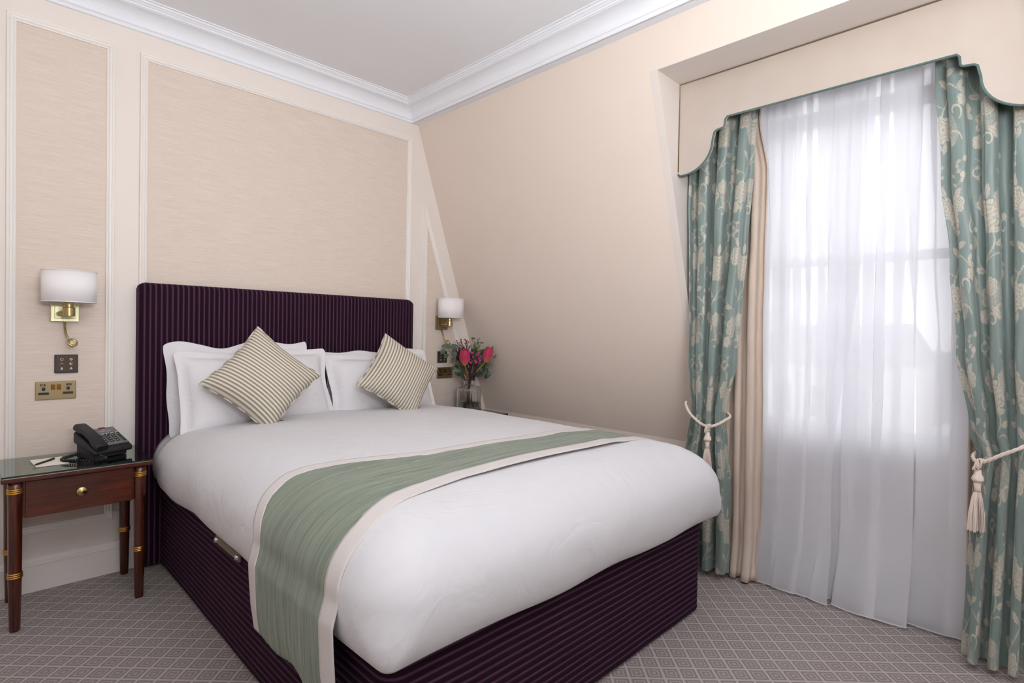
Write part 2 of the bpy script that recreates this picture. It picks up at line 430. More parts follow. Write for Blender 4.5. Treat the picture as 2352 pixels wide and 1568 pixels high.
def run(bm, prof, path):                          # prof (out, z); path = list of (x, y, nx, ny) mitre vectors
    rings = [[bm.verts.new((x+nx*w, y+ny*w, z)) for w, z in prof] for x, y, nx, ny in path]
    for a_, b_ in zip(rings, rings[1:]):
        for k in range(len(prof)-1): bm.faces.new((a_[k], a_[k+1], b_[k+1], b_[k]))
    return bm
def cyma():
    p = [(0, ZCOR), (.010, ZCOR), (.013, ZCOR+.004), (.013, ZCOR+.012), (.017, ZCOR+.016), (.022, ZCOR+.018)]
    for k in range(9):
        t = k/8*PI/2; p.append((.024+.070*(1-math.cos(t)), ZCOR+.022+.055*math.sin(t)))
    p += [(.099, ZC-.030), (.104, ZC-.029), (.104, ZC-.022), (.110, ZC-.021), (.118, ZC-.015), (.126, ZC-.012), (.127, ZC-.006), (.139, ZC-.005), (.139, ZC)]
    return p
struct('trim_5', run(bmesh.new(), cyma(), [(XL, 0, 1, -1), (XB, 0, -1, -1), (XB, YF, -1, 1), (XL, YF, 1, 1), (XL, 0, 1, -1)]), WHITE)
struct('trim_6', nb(XB-.002, slope(ZCOR)+.005, YF, 0, ZCOR, ZC-.002), WHITE)   # flat soffit between cornice and slope
bp = [(0, 0), (.016, 0), (.016, .118), (.018, .122), (.017, .127), (.013, .130), (.012, .138), (.008, .146), (.006, .152), (0, .153)]
struct('baseboard_back', run(bmesh.new(), [(w, z) for w, z in bp], [(XL, 0, 0, -1), (XW, 0, 0, -1)]), JOIN)
struct('baseboard_left', run(bmesh.new(), bp, [(XL, YF, 1, 0), (XL, 0, 1, 0)]), JOIN)
bp2 = [(0, 0), (.02, 0), (.02, .145), (.023, .150), (.022, .160), (.016, .166), (.014, .178), (.008, .190), (0, .192)]
struct('baseboard_window', run(bmesh.new(), bp2, [(XW, N0, -1, 0), (XW, N1, -1, 0)]), WHITE)

# window ------------------------------------------------------------------
win = bpy.data.objects.new('window_1', None); C.objects.link(win); win.location = (XW, (W0+W1)/2, WZ0); win['kind'] = 'structure'
wx = XW
def wput(nm, bm, m): 
    bm.transform(Matrix.Translation((-XW, -(W0+W1)/2, -WZ0))); return put(nm, bm, m, win)
bm = bmesh.new()
box(bm, wx+.03, wx+.12, W0-.045, W0, WZ0, WZ1, .004); box(bm, wx+.03, wx+.12, W1, W1+.045, WZ0, WZ1, .004)
box(bm, wx+.05, wx+.12, W1, W0, WZ1-.03, WZ1, .004); box(bm, wx+.03, wx+.12, W1, W0, WZ0, WZ0+.03, .004)
wput('window_frame', bm, WHITE)
zm = 1.615
for x, z0, z1 in ((wx+.085, zm-.02, ZT), (wx+.05, WZ0+.03, zm+.02)):
    bm = bmesh.new(); y0, y1 = W1+.045, W0-.045
    box(bm, x, x+.03, y1-.04, y1, z0, z1, .003); box(bm, x, x+.03, y0, y0+.04, z0, z1, .003)
    box(bm, x, x+.03, y0, y1, z0, z0+.04, .003); box(bm, x, x+.03, y0, y1, z1-.04, z1, .003)
    s_ = wput('sash', bm, WHITE)
    bm = nb(x+.012, x+.016, y0+.03, y1-.03, z0+.03, z1-.03); wput('pane', bm, PANE)
bm = nb(wx+.06, wx+.12, W1, W0, ZT-.005, ZT+.03, .003); wput('added_transom_bar', bm, WHITE)  # marks the window head line; the opening above it is added
bm = nb(wx+.09, wx+.094, W1, W0, ZT+.03, WZ1-.04); wput('pane', bm, PANE)  # added top pane, lets daylight reach the head of the sheers
bm = nb(XW-.035, XW+.05, W1-.05, W0+.05, WZ0-.028, WZ0+.004, .006); wput('window_sill', bm, WHITE)

# ------------------------------------------------------------------ outside the window
LEAF_FAR = noisy('distant_foliage', S(70, 84, 66), S(104, 116, 92), 1.2, .9, bump=.6, dist=.3)
BRICK = noisy('distant_brick', S(140, 104, 90), S(158, 122, 108), .8, .9)
STUCCO = plain('distant_white_stucco', S(228, 224, 218), .9)
SLATE = plain('distant_slate', S(104, 106, 112), .8)
DARKWIN = plain('distant_window_glass', S(70, 78, 88), .2)
LAWN = noisy('distant_street', S(168, 170, 168), S(186, 186, 182), .08, .95)
GZ = -13.0
bm = nb(6, 260, -160, 200, GZ-.5, GZ); o = struct('ground_outside', bm, LAWN)
def house(x, y, w, dpt, h, wallm, label, rows, cols, rz):
    t = thing('terraced_house', label, 'building', (x, y, GZ), rz, 'terraced houses across the street')
    put('wall', nb(0, dpt, -w/2, w/2, 0, h), wallm, t)
    bm = bmesh.new(); poly_prism(bm, [(-.4, h), (dpt+.4, h), (dpt*.5, h+2.6)], w+.4, 'y', -w/2-.2); put('roof', bm, SLATE, t)
    put('cornice_band', nb(-.35, 0, -w/2, w/2, h-.7, h-.25, .05), STUCCO, t)
    bm = nb(dpt*.35, dpt*.65, w/2-1.2, w/2-.2, h, h+3.8, .05); put('chimney', bm, wallm, t)
    wm = pm = None
    for i in range(rows):
        for j in range(cols):
            yy = -w/2 + (j+.5)*w/cols; zz = 1.6+i*(h-2.4)/rows
            if wm is None:
                bm = bmesh.new(); box(bm, -.12, .02, -.75, -.6, 0, 2.1); box(bm, -.12, .02, .6, .75, 0, 2.1); box(bm, -.12, .02, -.75, .75, 2.0, 2.2); box(bm, -.16, .02, -.8, .8, -.12, .04); box(bm, -.10, .0, -.04, .04, 0, 2.1); box(bm, -.10, .0, -.6, .6, 1.0, 1.08)
                wo = put('window', bm, STUCCO, t); wm = wo.data
                po = put('pane', nb(-.03, -.01, -.6, .6, .02, 2.0), DARKWIN, wo); pm = po.data
            else:
                wo = bpy.data.objects.new('window', wm); C.objects.link(wo); wo.parent = t
                po = bpy.data.objects.new('pane', pm); C.objects.link(po); po.parent = wo
            wo.location = (0, yy, zz)
    return t
house(38, 8.5, 9, 9, 12.6, STUCCO, 'white stuccoed house front with slate roof, faint behind the left of the sheer curtain', 4, 4, -.15)
house(44, -2.8, 8, 9, 11.2, BRICK, 'brown brick house beyond the window with white sash windows', 4, 3, -.15)
house(66, -8.0, 10, 9, 10.8, BRICK, 'low brick house farther down the street behind the sheer curtain', 3, 4, -.3)
house(78, -26.0, 14, 9, 10.0, STUCCO, 'pale terrace far off behind the right of the sheer curtain', 3, 5, -.3)
def far_tree(x, y, r, h, label):
    t = thing('distant_tree', label, 'tree', (x, y, GZ), 0, 'trees on the skyline')
    bm = tube(bmesh.new(), [(0, 0, 0), (.2, 0, h*.35), (0, .2, h*.6)], [.5, .4, .25], 8); put('trunk', bm, SLATE, t)
    bm = bmesh.new(); rr = random.Random(int(x*7+y))
    for k in range(9):
        s = bmesh.ops.create_icosphere(bm, subdivisions=2, radius=r*rr.uniform(.4, .7))
        d_ = Vector((rr.uniform(-.6, .6)*r, rr.uniform(-.9, .9)*r, h*.55+rr.uniform(-.3, .45)*r))
        for v_ in s['verts']: v_.co = v_.co*(1+.18*noise.noise(v_.co*1.3)) + d_
    put('crown', bm, LEAF_FAR, t, smooth=True)
far_tree(62, 20, 6, 15, 'rounded tree on the skyline at the left edge of the window')
far_tree(74, 4, 6, 16, 'dark bushy tree on the skyline behind the houses')
far_tree(92, -10, 6, 15.5, 'low spreading tree on the skyline right of the middle of the window')
far_tree(115, -32, 8, 15, 'distant tree on the skyline behind the pale terrace')
t = thing('street_lamp', 'tall thin street lamp rising above the rooftops outside', 'street lamp', (26, -3.3, GZ))
put('pole', tube(bmesh.new(), [(0, 0, 0), (0, 0, 15.6)], .07, 8), SLATE, t)
put('lamp_arm', tube(bmesh.new(), spline([(0, 0, 15.5), (0, -.4, 15.9), (0, -1.2, 16.2)], 6), .05, 8), SLATE, t)

# ------------------------------------------------------------------ bed
bed = thing('bed', 'double divan bed with aubergine striped velvet base and tall headboard', 'bed', (1.525, -1.1, 0))
BO = Vector((1.525, -1.1, 0))
def bput(nm, bm, m, smooth=False, parent=None):
    bm.transform(Matrix.Translation(-BO)); return put(nm, bm, m, parent or bed, smooth)
def rrect_path(x0, x1, yh, yf, r, nl=60, nc=10, nf=50):
    """open path: head-left, down the left side, round the foot, up the right side"""
    pts = [(x0, lerp(yh, yf+r, i/nl)) for i in range(nl)]
    pts += [(x0+r-r*math.cos(t), yf+r-r*math.sin(t)) for t in [k/nc*PI/2 for k in range(nc)]]
    pts += [(lerp(x0+r, x1-r, i/nf), yf) for i in range(nf)]
    pts += [(x1-r+r*math.sin(t), yf+r-r*math.cos(t)) for t in [k/nc*PI/2 for k in range(nc)]]
    pts += [(x1, lerp(yf+r, yh, i/nl)) for i in range(nl+1)]
    return pts
# ribbed base
RIB = .0243
x0, x1, yf, z0, z1 = .715, 2.335, -2.185, .016, .475
nrib = int((z1-z0)/RIB); verts = []; stripe = []; sub = 6
path = rrect_path(x0, x1, -.07, yf, .05, 30, 8, 40)
prof = []
for k in range(nrib*sub+1):
    t = (k % sub)/sub; z = z0 + k*RIB/sub
    bul = .0035*math.sin(PI*t)**.6 if k % sub else 0
    sval = 1.0 if (k % sub in (0,)) else (.84 if k % sub in (1, sub-1) else 0.0)
    prof.append((bul, z, sval))
def base_surface():
    me = bpy.data.meshes.new('divan_base'); V = []; F = []; A = []
    ctr = ((x0+x1)/2, (yf-.07)/2); n = len(path)
    for bul, z, sval in prof:
        for i, (x, y) in enumerate(path):
            p0 = path[max(0, i-1)]; p1 = path[min(n-1, i+1)]; tx, ty = p1[0]-p0[0], p1[1]-p0[1]; l = math.hypot(tx, ty)
            nx, ny = ty/l, -tx/l
            if nx*(x-ctr[0])+ny*(y-ctr[1]) < 0: nx, ny = -nx, -ny
            w = .0025*noise.noise(Vector((x*3, y*3, z*5)))
            V.append((x+nx*(bul+w)-BO.x, y+ny*(bul+w)-BO.y, z+.0015*noise.noise(Vector((x*5, y*5, z*3)))))
            A.append(sval)
    rows = len(prof)
    for j in range(rows-1):
        for i in range(n-1): a_ = j*n+i; F.append((a_, a_+1, a_+n+1, a_+n))
    F.append(tuple((rows-1)*n+i for i in range(n))); F.append(tuple(i for i in range(n))[::-1])
    F.append(tuple([j*n for j in range(rows)] + [j*n+n-1 for j in range(rows-1, -1, -1)]))
    me.from_pydata(V, [], F); me.polygons.foreach_set('use_smooth', [len(f) == 4 for f in F])
    at = me.attributes.new('stripe', 'FLOAT', 'POINT'); at.data.foreach_set('value', A)
    o = bpy.data.objects.new('divan_base', me); C.objects.link(o); me.materials.append(VELVET); o.parent = bed
base_surface()
for x, y in ((.80, -.22), (2.24, -.22), (.76, -1.52), (.76, -1.66), (2.25, -2.12), (.80, -2.10), (2.27, -1.5)):
    bput('glide', lathe(bmesh.new(), [(0, 0), (.016, 0), (.02, .006), (.02, .02), (0, .02)], 14, (x, y, 0)), BLACK)
# headboard
hx0, hx1, hz = .612, 2.252, 1.440; hy = -.066; R = .03
def head_surface():
    nr = round((hx1-hx0)/RIB); rib = (hx1-hx0)/nr; cols = []
    for k in range(nr*sub+1):
        x = hx0+k*rib/sub; q = k % sub
        cols.append((x, .0022*math.sin(PI*q/sub)**.6 if q else 0, 1.0 if q == 0 else (.84 if q in (1, sub-1) else 0.0)))
    rowsz = [0.01]+[.1*i for i in range(1, 14)]
    prof = [(0.0, z) for z in rowsz]+[(R*(1-math.cos(t)), hz-R+R*math.sin(t)) for t in [k/6*PI/2 for k in range(7)]]+[(.058, hz)]
    V = []; A = []; F = []
    for dy, z in prof:
        for x, b, s in cols:
            e = min(x-hx0, hx1-x); ey = 0 if e > R else R-math.sqrt(max(0, R*R-(R-e)**2))
            zz = z
            rc = .035 if x < 1 else .05
            if e < rc and z > hz-rc-R: zz = z-(rc-math.sqrt(max(0, rc*rc-(rc-e)**2)))*min(1, (z-(hz-rc-R))/rc)
            V.append((x-BO.x, min(hy+max(dy, ey)-b, -.008)-BO.y, zz)); A.append(s)
    n = len(cols)
    for j in range(len(prof)-1):
        for i in range(n-1): a_ = j*n+i; F.append((a_, a_+1, a_+n+1, a_+n))
    nv = len(V)
    # flat back and sides
    m_ = len(prof)
    for i in (0, n-1):
        V.append((cols[i][0]-BO.x, -.004-BO.y, .01)); A.append(0); V.append((cols[i][0]-BO.x, -.004-BO.y, hz-.03)); A.append(0)
    F.append(tuple([j*n for j in range(m_)])+(nv+1, nv)); F.append(tuple([j*n+n-1 for j in range(m_)])[::-1]+(nv+2, nv+3))
    F.append((nv, nv+1, nv+3, nv+2))
    me = bpy.data.meshes.new('headboard'); me.from_pydata(V, [], F)
    me.polygons.foreach_set('use_smooth', [len(f) == 4 for f in F])
    at = me.attributes.new('stripe', 'FLOAT', 'POINT'); at.data.foreach_set('value', A)
    o = bpy.data.objects.new('headboard', me); C.objects.link(o); me.materials.append(VELVET); o.parent = bed
head_surface()
# side handle: strap with two studs
h_ = bput('strap_handle', nb(.698, .7095, -1.235, -.975, .380, .412, .004), STUDLEATHER)
for y in (-.992, -1.218):
    put('stud', lathe(bmesh.new(), [(0, .010), (.007, .009), (.011, .004), (.012, 0)], 16, mat=Matrix.Translation(Vector((.698, y, .396))-BO) @ Matrix.Rotation(-PI/2, 4, 'Y')), CHROME, h_, True)

def ringsurf(name, mat, x0, x1, yh, yf, rc, prof, parent=None, off=(0, 0, 0), wob=None, thick=0, close=False):
    """surface of rings at inward offset d; prof = [(d, z)] from hem to centre"""
    V = []; F = []; n = None
    for k, (d_, z) in enumerate(prof):
        r = max(rc-d_*.55, .012) if d_ > 0 else rc
        if k <= 3 and z < .52: r = rc*(.14, .2, .42, .7)[k]
        p = rrect_path(x0+d_, x1-d_, yh, yf+d_, min(r, (x1-x0)/2-d_-.001 if (x1-x0)/2-d_ > .002 else .0002), 44, 12, 40); n = len(p)
        for i, (x, y) in enumerate(p):
            v_ = Vector((x, y, z))
            if wob: v_ = wob(v_, k, i, d_)
            V.append((v_.x-off[0], v_.y-off[1], v_.z-off[2]))
    for j in range(len(prof)-1):
        for i in range(n-1): a_ = j*n+i; F.append((a_, a_+1, a_+n+1, a_+n))
    if close: F.append(tuple(j*n for j in range(len(prof)))+tuple(j*n+n-1 for j in range(len(prof)-1, -1, -1)))
    me = bpy.data.meshes.new(name); me.from_pydata(V, [], F)
    bm = bmesh.new(); bm.from_mesh(me); bmesh.ops.remove_doubles(bm, verts=bm.verts[:], dist=.0025); bmesh.ops.recalc_face_normals(bm, faces=bm.faces[:]); bm.to_mesh(me); bm.free()
    me.polygons.foreach_set('use_smooth', [True]*len(me.polygons))
    o = bpy.data.objects.new(name, me); C.objects.link(o); me.materials.append(mat)
    if parent is not None: o.parent = parent
    if thick: md = o.modifiers.new('thickness', 'SOLIDIFY'); md.thickness = thick; md.offset = 1
    return o
def ell(dx, zlo, zhi, n=10): return [(dx*(1-math.cos(t)), zlo+(zhi-zlo)*math.sin(t)) for t in [k/n*PI/2 for k in range(n+1)]]
mp_ = [(.03, .44), (.008, .46), (0, .50)] + ell(.15, .53, .695) + [(.3, .70), (.5, .705), (.85, .705)]
ringsurf('mattress', SHEET, .672, 2.375, -.075, -2.17, .10, mp_, bed, BO, lambda v, k, i, d: v+Vector((0, 0, .004*noise.noise(v*9))), close=True)
# folded-back sheet edge lying over the mattress at the head
DX0, DX1, DYF, DRC = .655, 2.400, -2.262, .13
DP = [(.030, .446), (.024, .452), (.012, .475), (.003, .51), (0, .545)] + ell(.25, .56, .742, 14)[1:] + [(.30, .746), (.38, .750), (.50, .754), (.65, .757), (.80, .758), (.8722, .758)]
def dwob(v, k, i, d):
    w = noise.noise(Vector((v.x*2.2, v.y*2.2, v.z*3)))*.008 + noise.noise(Vector((v.x*7, v.y*7, v.z*5)))*.0022
    side = max(0, 1-d/.22)
    v = v + Vector((0, 0, w*(1-side*.6)))
    hem = .012*noise.noise(Vector((v.x*3.1, v.y*3.1, 3.3)))
    if k <= 2: v.z += hem
    out = Vector((v.x-1.525, 0, 0)) if v.y > DYF+.3 else Vector((v.x-1.525, v.y+1.3, 0))
    if out.length > 0: v += out.normalized()*side*(.007*noise.noise(Vector((v.x*4, v.y*4, v.z*1.4+5))))
    # head end sinks a little under the pillows
    if v.y > -.75: v.z -= .028*min(1, (v.y+.75)/.5)*(1-side)
    return v
duv = ringsurf('duvet', DUVET, DX0, DX1, -.26, DYF, DRC, DP, None, (0, 0, 0), dwob, .012)
tag(duv, 'plump white cotton duvet spread over the whole mattress', 'duvet')
def duvet_z(x, y):                                 # duvet top height at (x,y)
    d = min(x-DX0, DX1-x, y-DYF)
    pr = sorted(DP[4:])
    z = lin(pr, max(0, d))
    if y > -.75: z -= .028*min(1, (y+.75)/.5)
    return z + noise.noise(Vector((x*2.2, y*2.2, z*3)))*.008

# ------------------------------------------------------------------ bed runner
run_t = thing('bed_runner', 'crinkled sage green runner with oatmeal borders laid across the foot of the bed', 'bed runner', (1.5, -1.78, .76))
# cross profile along x: s from the hem of the left drop to the right drop
prof_s = [(.650, .290), (.640, .36), (.636, .44), (.634, .50)]
for d_, z in DP[4:]: prof_s.append((DX0+d_-.006*max(0, 1-d_/.2), z+.0085))
prof_s += [(x, .7665) for x in (1.6, 1.8, 1.95)]
for d_, z in reversed(DP[4:]): 
    if DX1-d_ > 1.98: prof_s.append((DX1-d_+.006*max(0, 1-d_/.2), z+.0085))
prof_s += [(2.424, .46), (2.420, .36), (2.412, .30)]
cum = [0]
for (a0, b0), (a1, b1) in zip(prof_s, prof_s[1:]): cum.append(cum[-1]+math.hypot(a1-a0, b1-b0))
TOT = cum[-1]
def at_s(s):
    for i in range(len(cum)-1):
        if s <= cum[i+1]:
            t = (s-cum[i])/(cum[i+1]-cum[i]) if cum[i+1] > cum[i] else 0
            return lerp(prof_s[i][0], prof_s[i+1][0], t), lerp(prof_s[i][1], prof_s[i+1][1], t)
    return prof_s[-1]
far_e = [(0, -1.535), (.30, -1.525), (.40, -1.465), (.50, -1.435), (.68, -1.495), (.95, -1.585), (1.5, -1.63), (2.1, -1.635), (TOT, -1.64)]
near_e = [(0, -2.080), (.30, -2.078), (.45, -2.06), (.62, -2.00), (.85, -1.965), (1.3, -1.965), (1.7, -1.975), (2.1, -1.99), (TOT, -2.0)]
WB = .070
def runner_piece(nm, v0, v1, mat, lift, crinkle, nv, bounds):
    """bounds: function (s) -> (y at v=0, y at v=1)"""
    def P(u, v):
        s = u*TOT; x, z = at_s(s); ya, yb = bounds(s); y = lerp(ya, yb, v)
        cz = 0
        if crinkle: cz = .0022*noise.noise(Vector((s*5, (y)*65, 1.3))) + .0012*noise.noise(Vector((s*11, y*140, 7)))
        xa, za = at_s(max(0, s-.03)); xb, zb = at_s(min(TOT, s+.03)); l = math.hypot(xb-xa, zb-za); nx, nz2 = -(zb-za)/l, (xb-xa)/l
        dzf = 0; top = min(1, max(0, (s-.30)/.2), max(0, (TOT-.30-s)/.2))
        if y < DYF+.26: dzf = min(0, lin(sorted(DP[4:]), max(0, y-DYF)) - .742)*top
        nz_ = noise.noise(Vector((x*2.2, y*2.2, z*3)))*.008*top
        hang = max(0, 1-s/.3)
        q = lift+cz+.003*(1-top)
        x2 = x+nx*q - .005*hang*math.sin(y*22)*(s < 1); z2 = z+nz2*q+dzf+nz_+(.006*math.sin(y*30) if s < .02 else 0)
        return Vector((x2-1.5, y+1.78, z2-.76))
    return grid(P, 260, nv, nm, mat, run_t, {'uvw': lambda u, v: (u*TOT, lerp(*bounds(u*TOT), v), 0.0)}, .003)
runner_piece('runner_panel', 0, 1, SAGE, .004, True, 90, lambda s: (lin(far_e, s)-WB*.85, lin(near_e, s)+WB))
runner_piece('border', 0, 1, CREAM_BORDER, .0045, False, 6, lambda s: (lin(far_e, s), lin(far_e, s)-WB*.87))
runner_piece('border', 0, 1, CREAM_BORDER, .0045, False, 6, lambda s: (lin(near_e, s)+WB*1.02, lin(near_e, s)))

# ------------------------------------------------------------------ pillows and cushions
def pillow(label, loc, rot, w, h, t, flange, mat, group, seed, sag=0):
    o_ = thing('pillow', label, 'pillow', loc, 0, group); o_.rotation_euler = rot
    V = Vector
    def shape(side):
        def P(u, v):
            a, b = 2*u-1, 2*v-1
            W = w/2+flange; H = h/2+flange
            x, z = a*W, b*H
            ix = max(0, 1-(abs(x)/(w/2))**2.4) if abs(x) < w/2 else 0
            iz = max(0, 1-(abs(z)/(h/2))**2.4) if abs(z) < h/2 else 0
            th = t/2*(ix*iz)**.42
            # edges draw in between corners
            rc_ = 1-.035*(a*a*b*b)**6; x *= (1-.035*(1-b*b))*rc_; z *= (1-.06*(1-a*a))*rc_
            th += (.008*noise.noise(V((x*7+seed, z*7, side)))+.003*noise.noise(V((x*22, z*22+seed, 2))))*(1 if th > .01 else 0)
            fl = .010*noise.noise(V((x*6+seed*3, z*6, 4.2))) if th < .012 else 0
            fl *= 1.25
            x += .016*noise.noise(V((z*5, seed, 1.5 if a > 0 else 4.5)))*abs(a)**3*(1-.6*b**8)
            z2 = z - sag*(1-b)*0 + .034*noise.noise(V((a*1.9+seed, 0, 9)))*(b > 0)*b*b
            return V((x, -side*(th+.0012)+fl, z2+h/2))
        return P
    for k, s in enumerate((1, -1)):
        grid(shape(s), 56, 44, 'pillowcase_front' if k == 0 else 'pillowcase_back', mat, o_, None, 0, flip=(s < 0))
    return o_
R_ = math.radians
pillow('white Oxford pillow at the back left against the headboard, its ruffled corner highest', (1.085, -.180, .712), (R_(-10), R_(-2), R_(-3)), .66, .40, .14, .04, PILLOW, 'white pillows', 1)
pillow('front left white pillow behind the olive striped cushion by the telephone side', (1.145, -.305, .705), (R_(-20), R_(-1.5), R_(2)), .74, .385, .20, .038, PILLOW, 'white pillows', 5)
pillow('white pillow at the back right against the headboard, only its top edge showing', (1.90, -.180, .700), (R_(-12), R_(-1), 0), .64, .37, .14, .03, PILLOW, 'white pillows', 8)
pillow('front right white pillow behind the cushion nearer the flowers', (1.905, -.315, .705), (R_(-22), R_(-2), R_(-1)), .66, .365, .20, .038, PILLOW, 'white pillows', 12)

def cushion(label, loc, tilt, spin, s, t, yaw, seed, sdir):
    root = thing('cushion', label, 'cushion', loc, 0, 'striped cushions')
    root.rotation_mode = 'QUATERNION'
    root.rotation_quaternion = (Matrix.Rotation(yaw, 3, 'Z') @ Matrix.Rotation(tilt, 3, 'X') @ Matrix.Rotation(spin, 3, 'Y')).to_quaternion()
    def edge(a, b):
        x, z = a*s/2, b*s/2
        k = .105
        return x*(1-k*(1-b*b)), z*(1-k*(1-a*a))
    def shp(side):
        def P(u, v):
            a, b = 2*u-1, 2*v-1; x, z = edge(a, b)
            f = max(0, (1-a*a)*(1-b*b)); th = t/2*f**.48
            th += .0025*noise.noise(Vector((x*14+seed, z*14, side)))*min(1, f*6)
            return Vector((x, -side*th, z))
        return P
    sc_ = lambda u, v: ((2*u-1)*s/2*math.cos(sdir)+(2*v-1)*s/2*math.sin(sdir), (2*v-1)*s/2, 0)
    grid(shp(1), 48, 48, 'cushion_front', TICK, root, {'uvw': sc_}); grid(shp(-1), 32, 32, 'cushion_back', TICK, root, {'uvw': sc_}, flip=True)
    per = []
    for k in range(96):
        q = k/24; a, b = ((-1+2*(q % 1), -1), (1, -1+2*(q % 1)), (1-2*(q % 1), 1), (-1, 1-2*(q % 1)))[int(q)]
        x, z = edge(a, b); rr = math.hypot(a, b); cut = max(0, rr-1.30)*.06; l = math.hypot(x, z); per.append((x*(1-cut/l), 0, z*(1-cut/l)))
    per.append(per[0]); bm = tube(bmesh.new(), per, .0042, 8, False)
    p = put('piping', bm, TICK, root, True)
    n_ = len(p.data.vertices); at = p.data.attributes.new('uvw', 'FLOAT_VECTOR', 'POINT'); at.data.foreach_set('vector', [c for i in range(n_) for c in ((i//8)*.004, 0, 0)])
    return root
LC = cushion('larger striped cushion stood on its corner before the left pillows', (1.075, -.445, .964), R_(-21), R_(42), .408, .205, R_(-12), 2, PI/2)
RC = cushion('striped cushion stood on its corner before the right pillows, nearer the flowers', (1.868, -.47, .945), R_(-24), R_(37), .408, .205, R_(-4), 6, 0)

# little two-tone label tabs on the duvet under the cushions
for (x, y, lab, gx) in ((1.135, -.475, 'tiny amber and navy cloth tag under the left cushion', 0), (1.995, -.46, 'tiny amber and navy cloth tag under the right cushion', 0)):
    z = duvet_z(x, y)+.010
    t = thing('cloth_tag', lab, 'tag', (x, y, z), R_(-38), 'cushion tags')
    put('amber_end', nb(-.018, -.002, -.008, .008, 0, .003), TAGY, t); put('navy_end', nb(-.002, .030, -.008, .008, 0, .0035), TAGK, t)

# ------------------------------------------------------------------ nightstands
def nightstand(label, ox):
    t = thing('nightstand', label, 'nightstand', (ox, -.22, 0), 0, 'mahogany nightstands')
    put('tabletop', nb(-.252, .252, -.198, .195, .597, .619, .004), WOOD, t)
    g = put('glass_top', nb(-.250, .250, -.196, .193, .6195, .6245, .001), GLASSTOP, t)
    bm = bmesh.new()
    box(bm, -.2502, .2502, -.1966, -.1950, .6197, .6243); box(bm, .2490, .2506, -.1966, .193, .6197, .6243); box(bm, -.2506, -.2490, -.1966, .193, .6197, .6243)
    put('glass_edge', bm, GLASSEDGE, g)
    bm = bmesh.new(); box(bm, -.215, -.205, -.150, .150, .445, .597, .001); box(bm, .205, .215, -.150, .150, .445, .597, .001); box(bm, -.19, .19, .155, .168, .445, .597, .001)
    put('apron', bm, WOOD, t)
    d = put('drawer', nb(-.178, .178, -.176, .10, .446, .592, .003), WOOD, t)
    put('drawer_shadow_gap', nb(-.186, .186, -.168, .09, .448, .596), WOOD, t)
    kn = lathe(bmesh.new(), [(0, .013), (.004, .013), (.005, .011), (.009, .011), (.010, .009), (.016, .009), (.020, .005), (.019, .002), (.018, 0)], 24, mat=Matrix.Translation((0, -.176, .522)) @ Matrix.Rotation(PI/2, 4, 'X'))
    put('knob', kn, BRASS, d, True)
    leg_me = ring_me = None
    for sx_, sy_ in ((-1, -1), (1, -1), (1, 1), (-1, 1)):
        if leg_me is None:
            pr = [(0, 0), (.016, 0), (.0175, .004), (.0215, .21), (.0235, .225), (.0215, .24), (.0228, .50), (.0235, .545), (.0225, .56), (.024, .598), (0, .598)]
            l = put('leg', lathe(bmesh.new(), pr, 28), LEGWOOD, t, True); leg_me = l.data
            ring_me = []
            for zc in (.224, .560):
                bm = bmesh.new()
                for dz in (-.0075, 0, .0075):
                    rr = .0265 if zc > .4 else .0250
                    lathe(bm, [(rr-.004, zc+dz-.0035), (rr-.001, zc+dz-.0026), (rr, zc+dz), (rr-.001, zc+dz+.0026), (rr-.004, zc+dz+.0035)], 28)
                rb = put('gilt_ring', bm, GILT, l, True); ring_me.append(rb.data)
        else:
            l = bpy.data.objects.new('leg', leg_me); C.objects.link(l); l.parent = t
            for rm_ in ring_me: rb = bpy.data.objects.new('gilt_ring', rm_); C.objects.link(rb); rb.parent = l
        l.location = (sx_*.208, sy_*.162-.004, 0)
    return t
NSL = nightstand('mahogany nightstand with a single drawer left of the bed under the telephone', .352)
NSR = nightstand('mahogany nightstand right of the bed carrying the flower vase', 2.602)

# ------------------------------------------------------------------ telephone, note sheet, pen
TZ = .6255
ph = thing('telephone', 'black desk telephone with grey keypad face on the left nightstand', 'telephone', (.448, -.205, TZ), R_(24))
ph.scale = (.86, .92, .96)
def wedge(bm, x0, x1, y0, y1, za, zb, zc, zd, bev):  # bottom za (front) zb (back), top zc (front) zd (back)
    vs = [bm.verts.new(p) for p in ((x0, y0, za), (x1, y0, za), (x1, y1, zb), (x0, y1, zb), (x0, y0, zc), (x1, y0, zc), (x1, y1, zd), (x0, y1, zd))]
    for q in ((3, 2, 1, 0), (4, 5, 6, 7), (0, 1, 5, 4), (1, 2, 6, 5), (2, 3, 7, 6), (3, 0, 4, 7)): bm.faces.new([vs[i] for i in q])
    if bev: bmesh.ops.bevel(bm, geom=bm.edges[:], offset=bev, segments=3, profile=.5, affect='EDGES')
    return bm
put('body', wedge(bmesh.new(), -.098, .102, -.088, .070, .018, .070, .044, .124, .010), BLACK, ph, True)
put('foot', wedge(bmesh.new(), -.085, .088, -.060, .060, 0, 0, .030, .075, .004), BLACK, ph)
sl = math.atan2(.080, .158)
FM = Matrix.Translation((0, -.088, .0446)) @ Matrix.Rotation(sl, 4, 'X')
FL = math.hypot(.158, .08)
def onface(x0, x1, v0, v1, h0, h1, bev=0): return box(bmesh.new(), x0, x1, v0, v1, h0, h1, bev, 1, FM)
fp = put('face_plate', onface(-.030, .096, .026, FL-.010, .0, .0014), FACE, ph)
put('message_lamp', onface(.020, .052, FL-.018, FL-.008, .001, .004, .001), REDP, ph)
put('face_print', onface(.030, .044, FL-.028, FL-.022, .0014, .0018), AMBERP, fp)
put('face_print', onface(.008, .062, FL-.040, FL-.0385, .0014, .0018), KEYWHITE, fp)
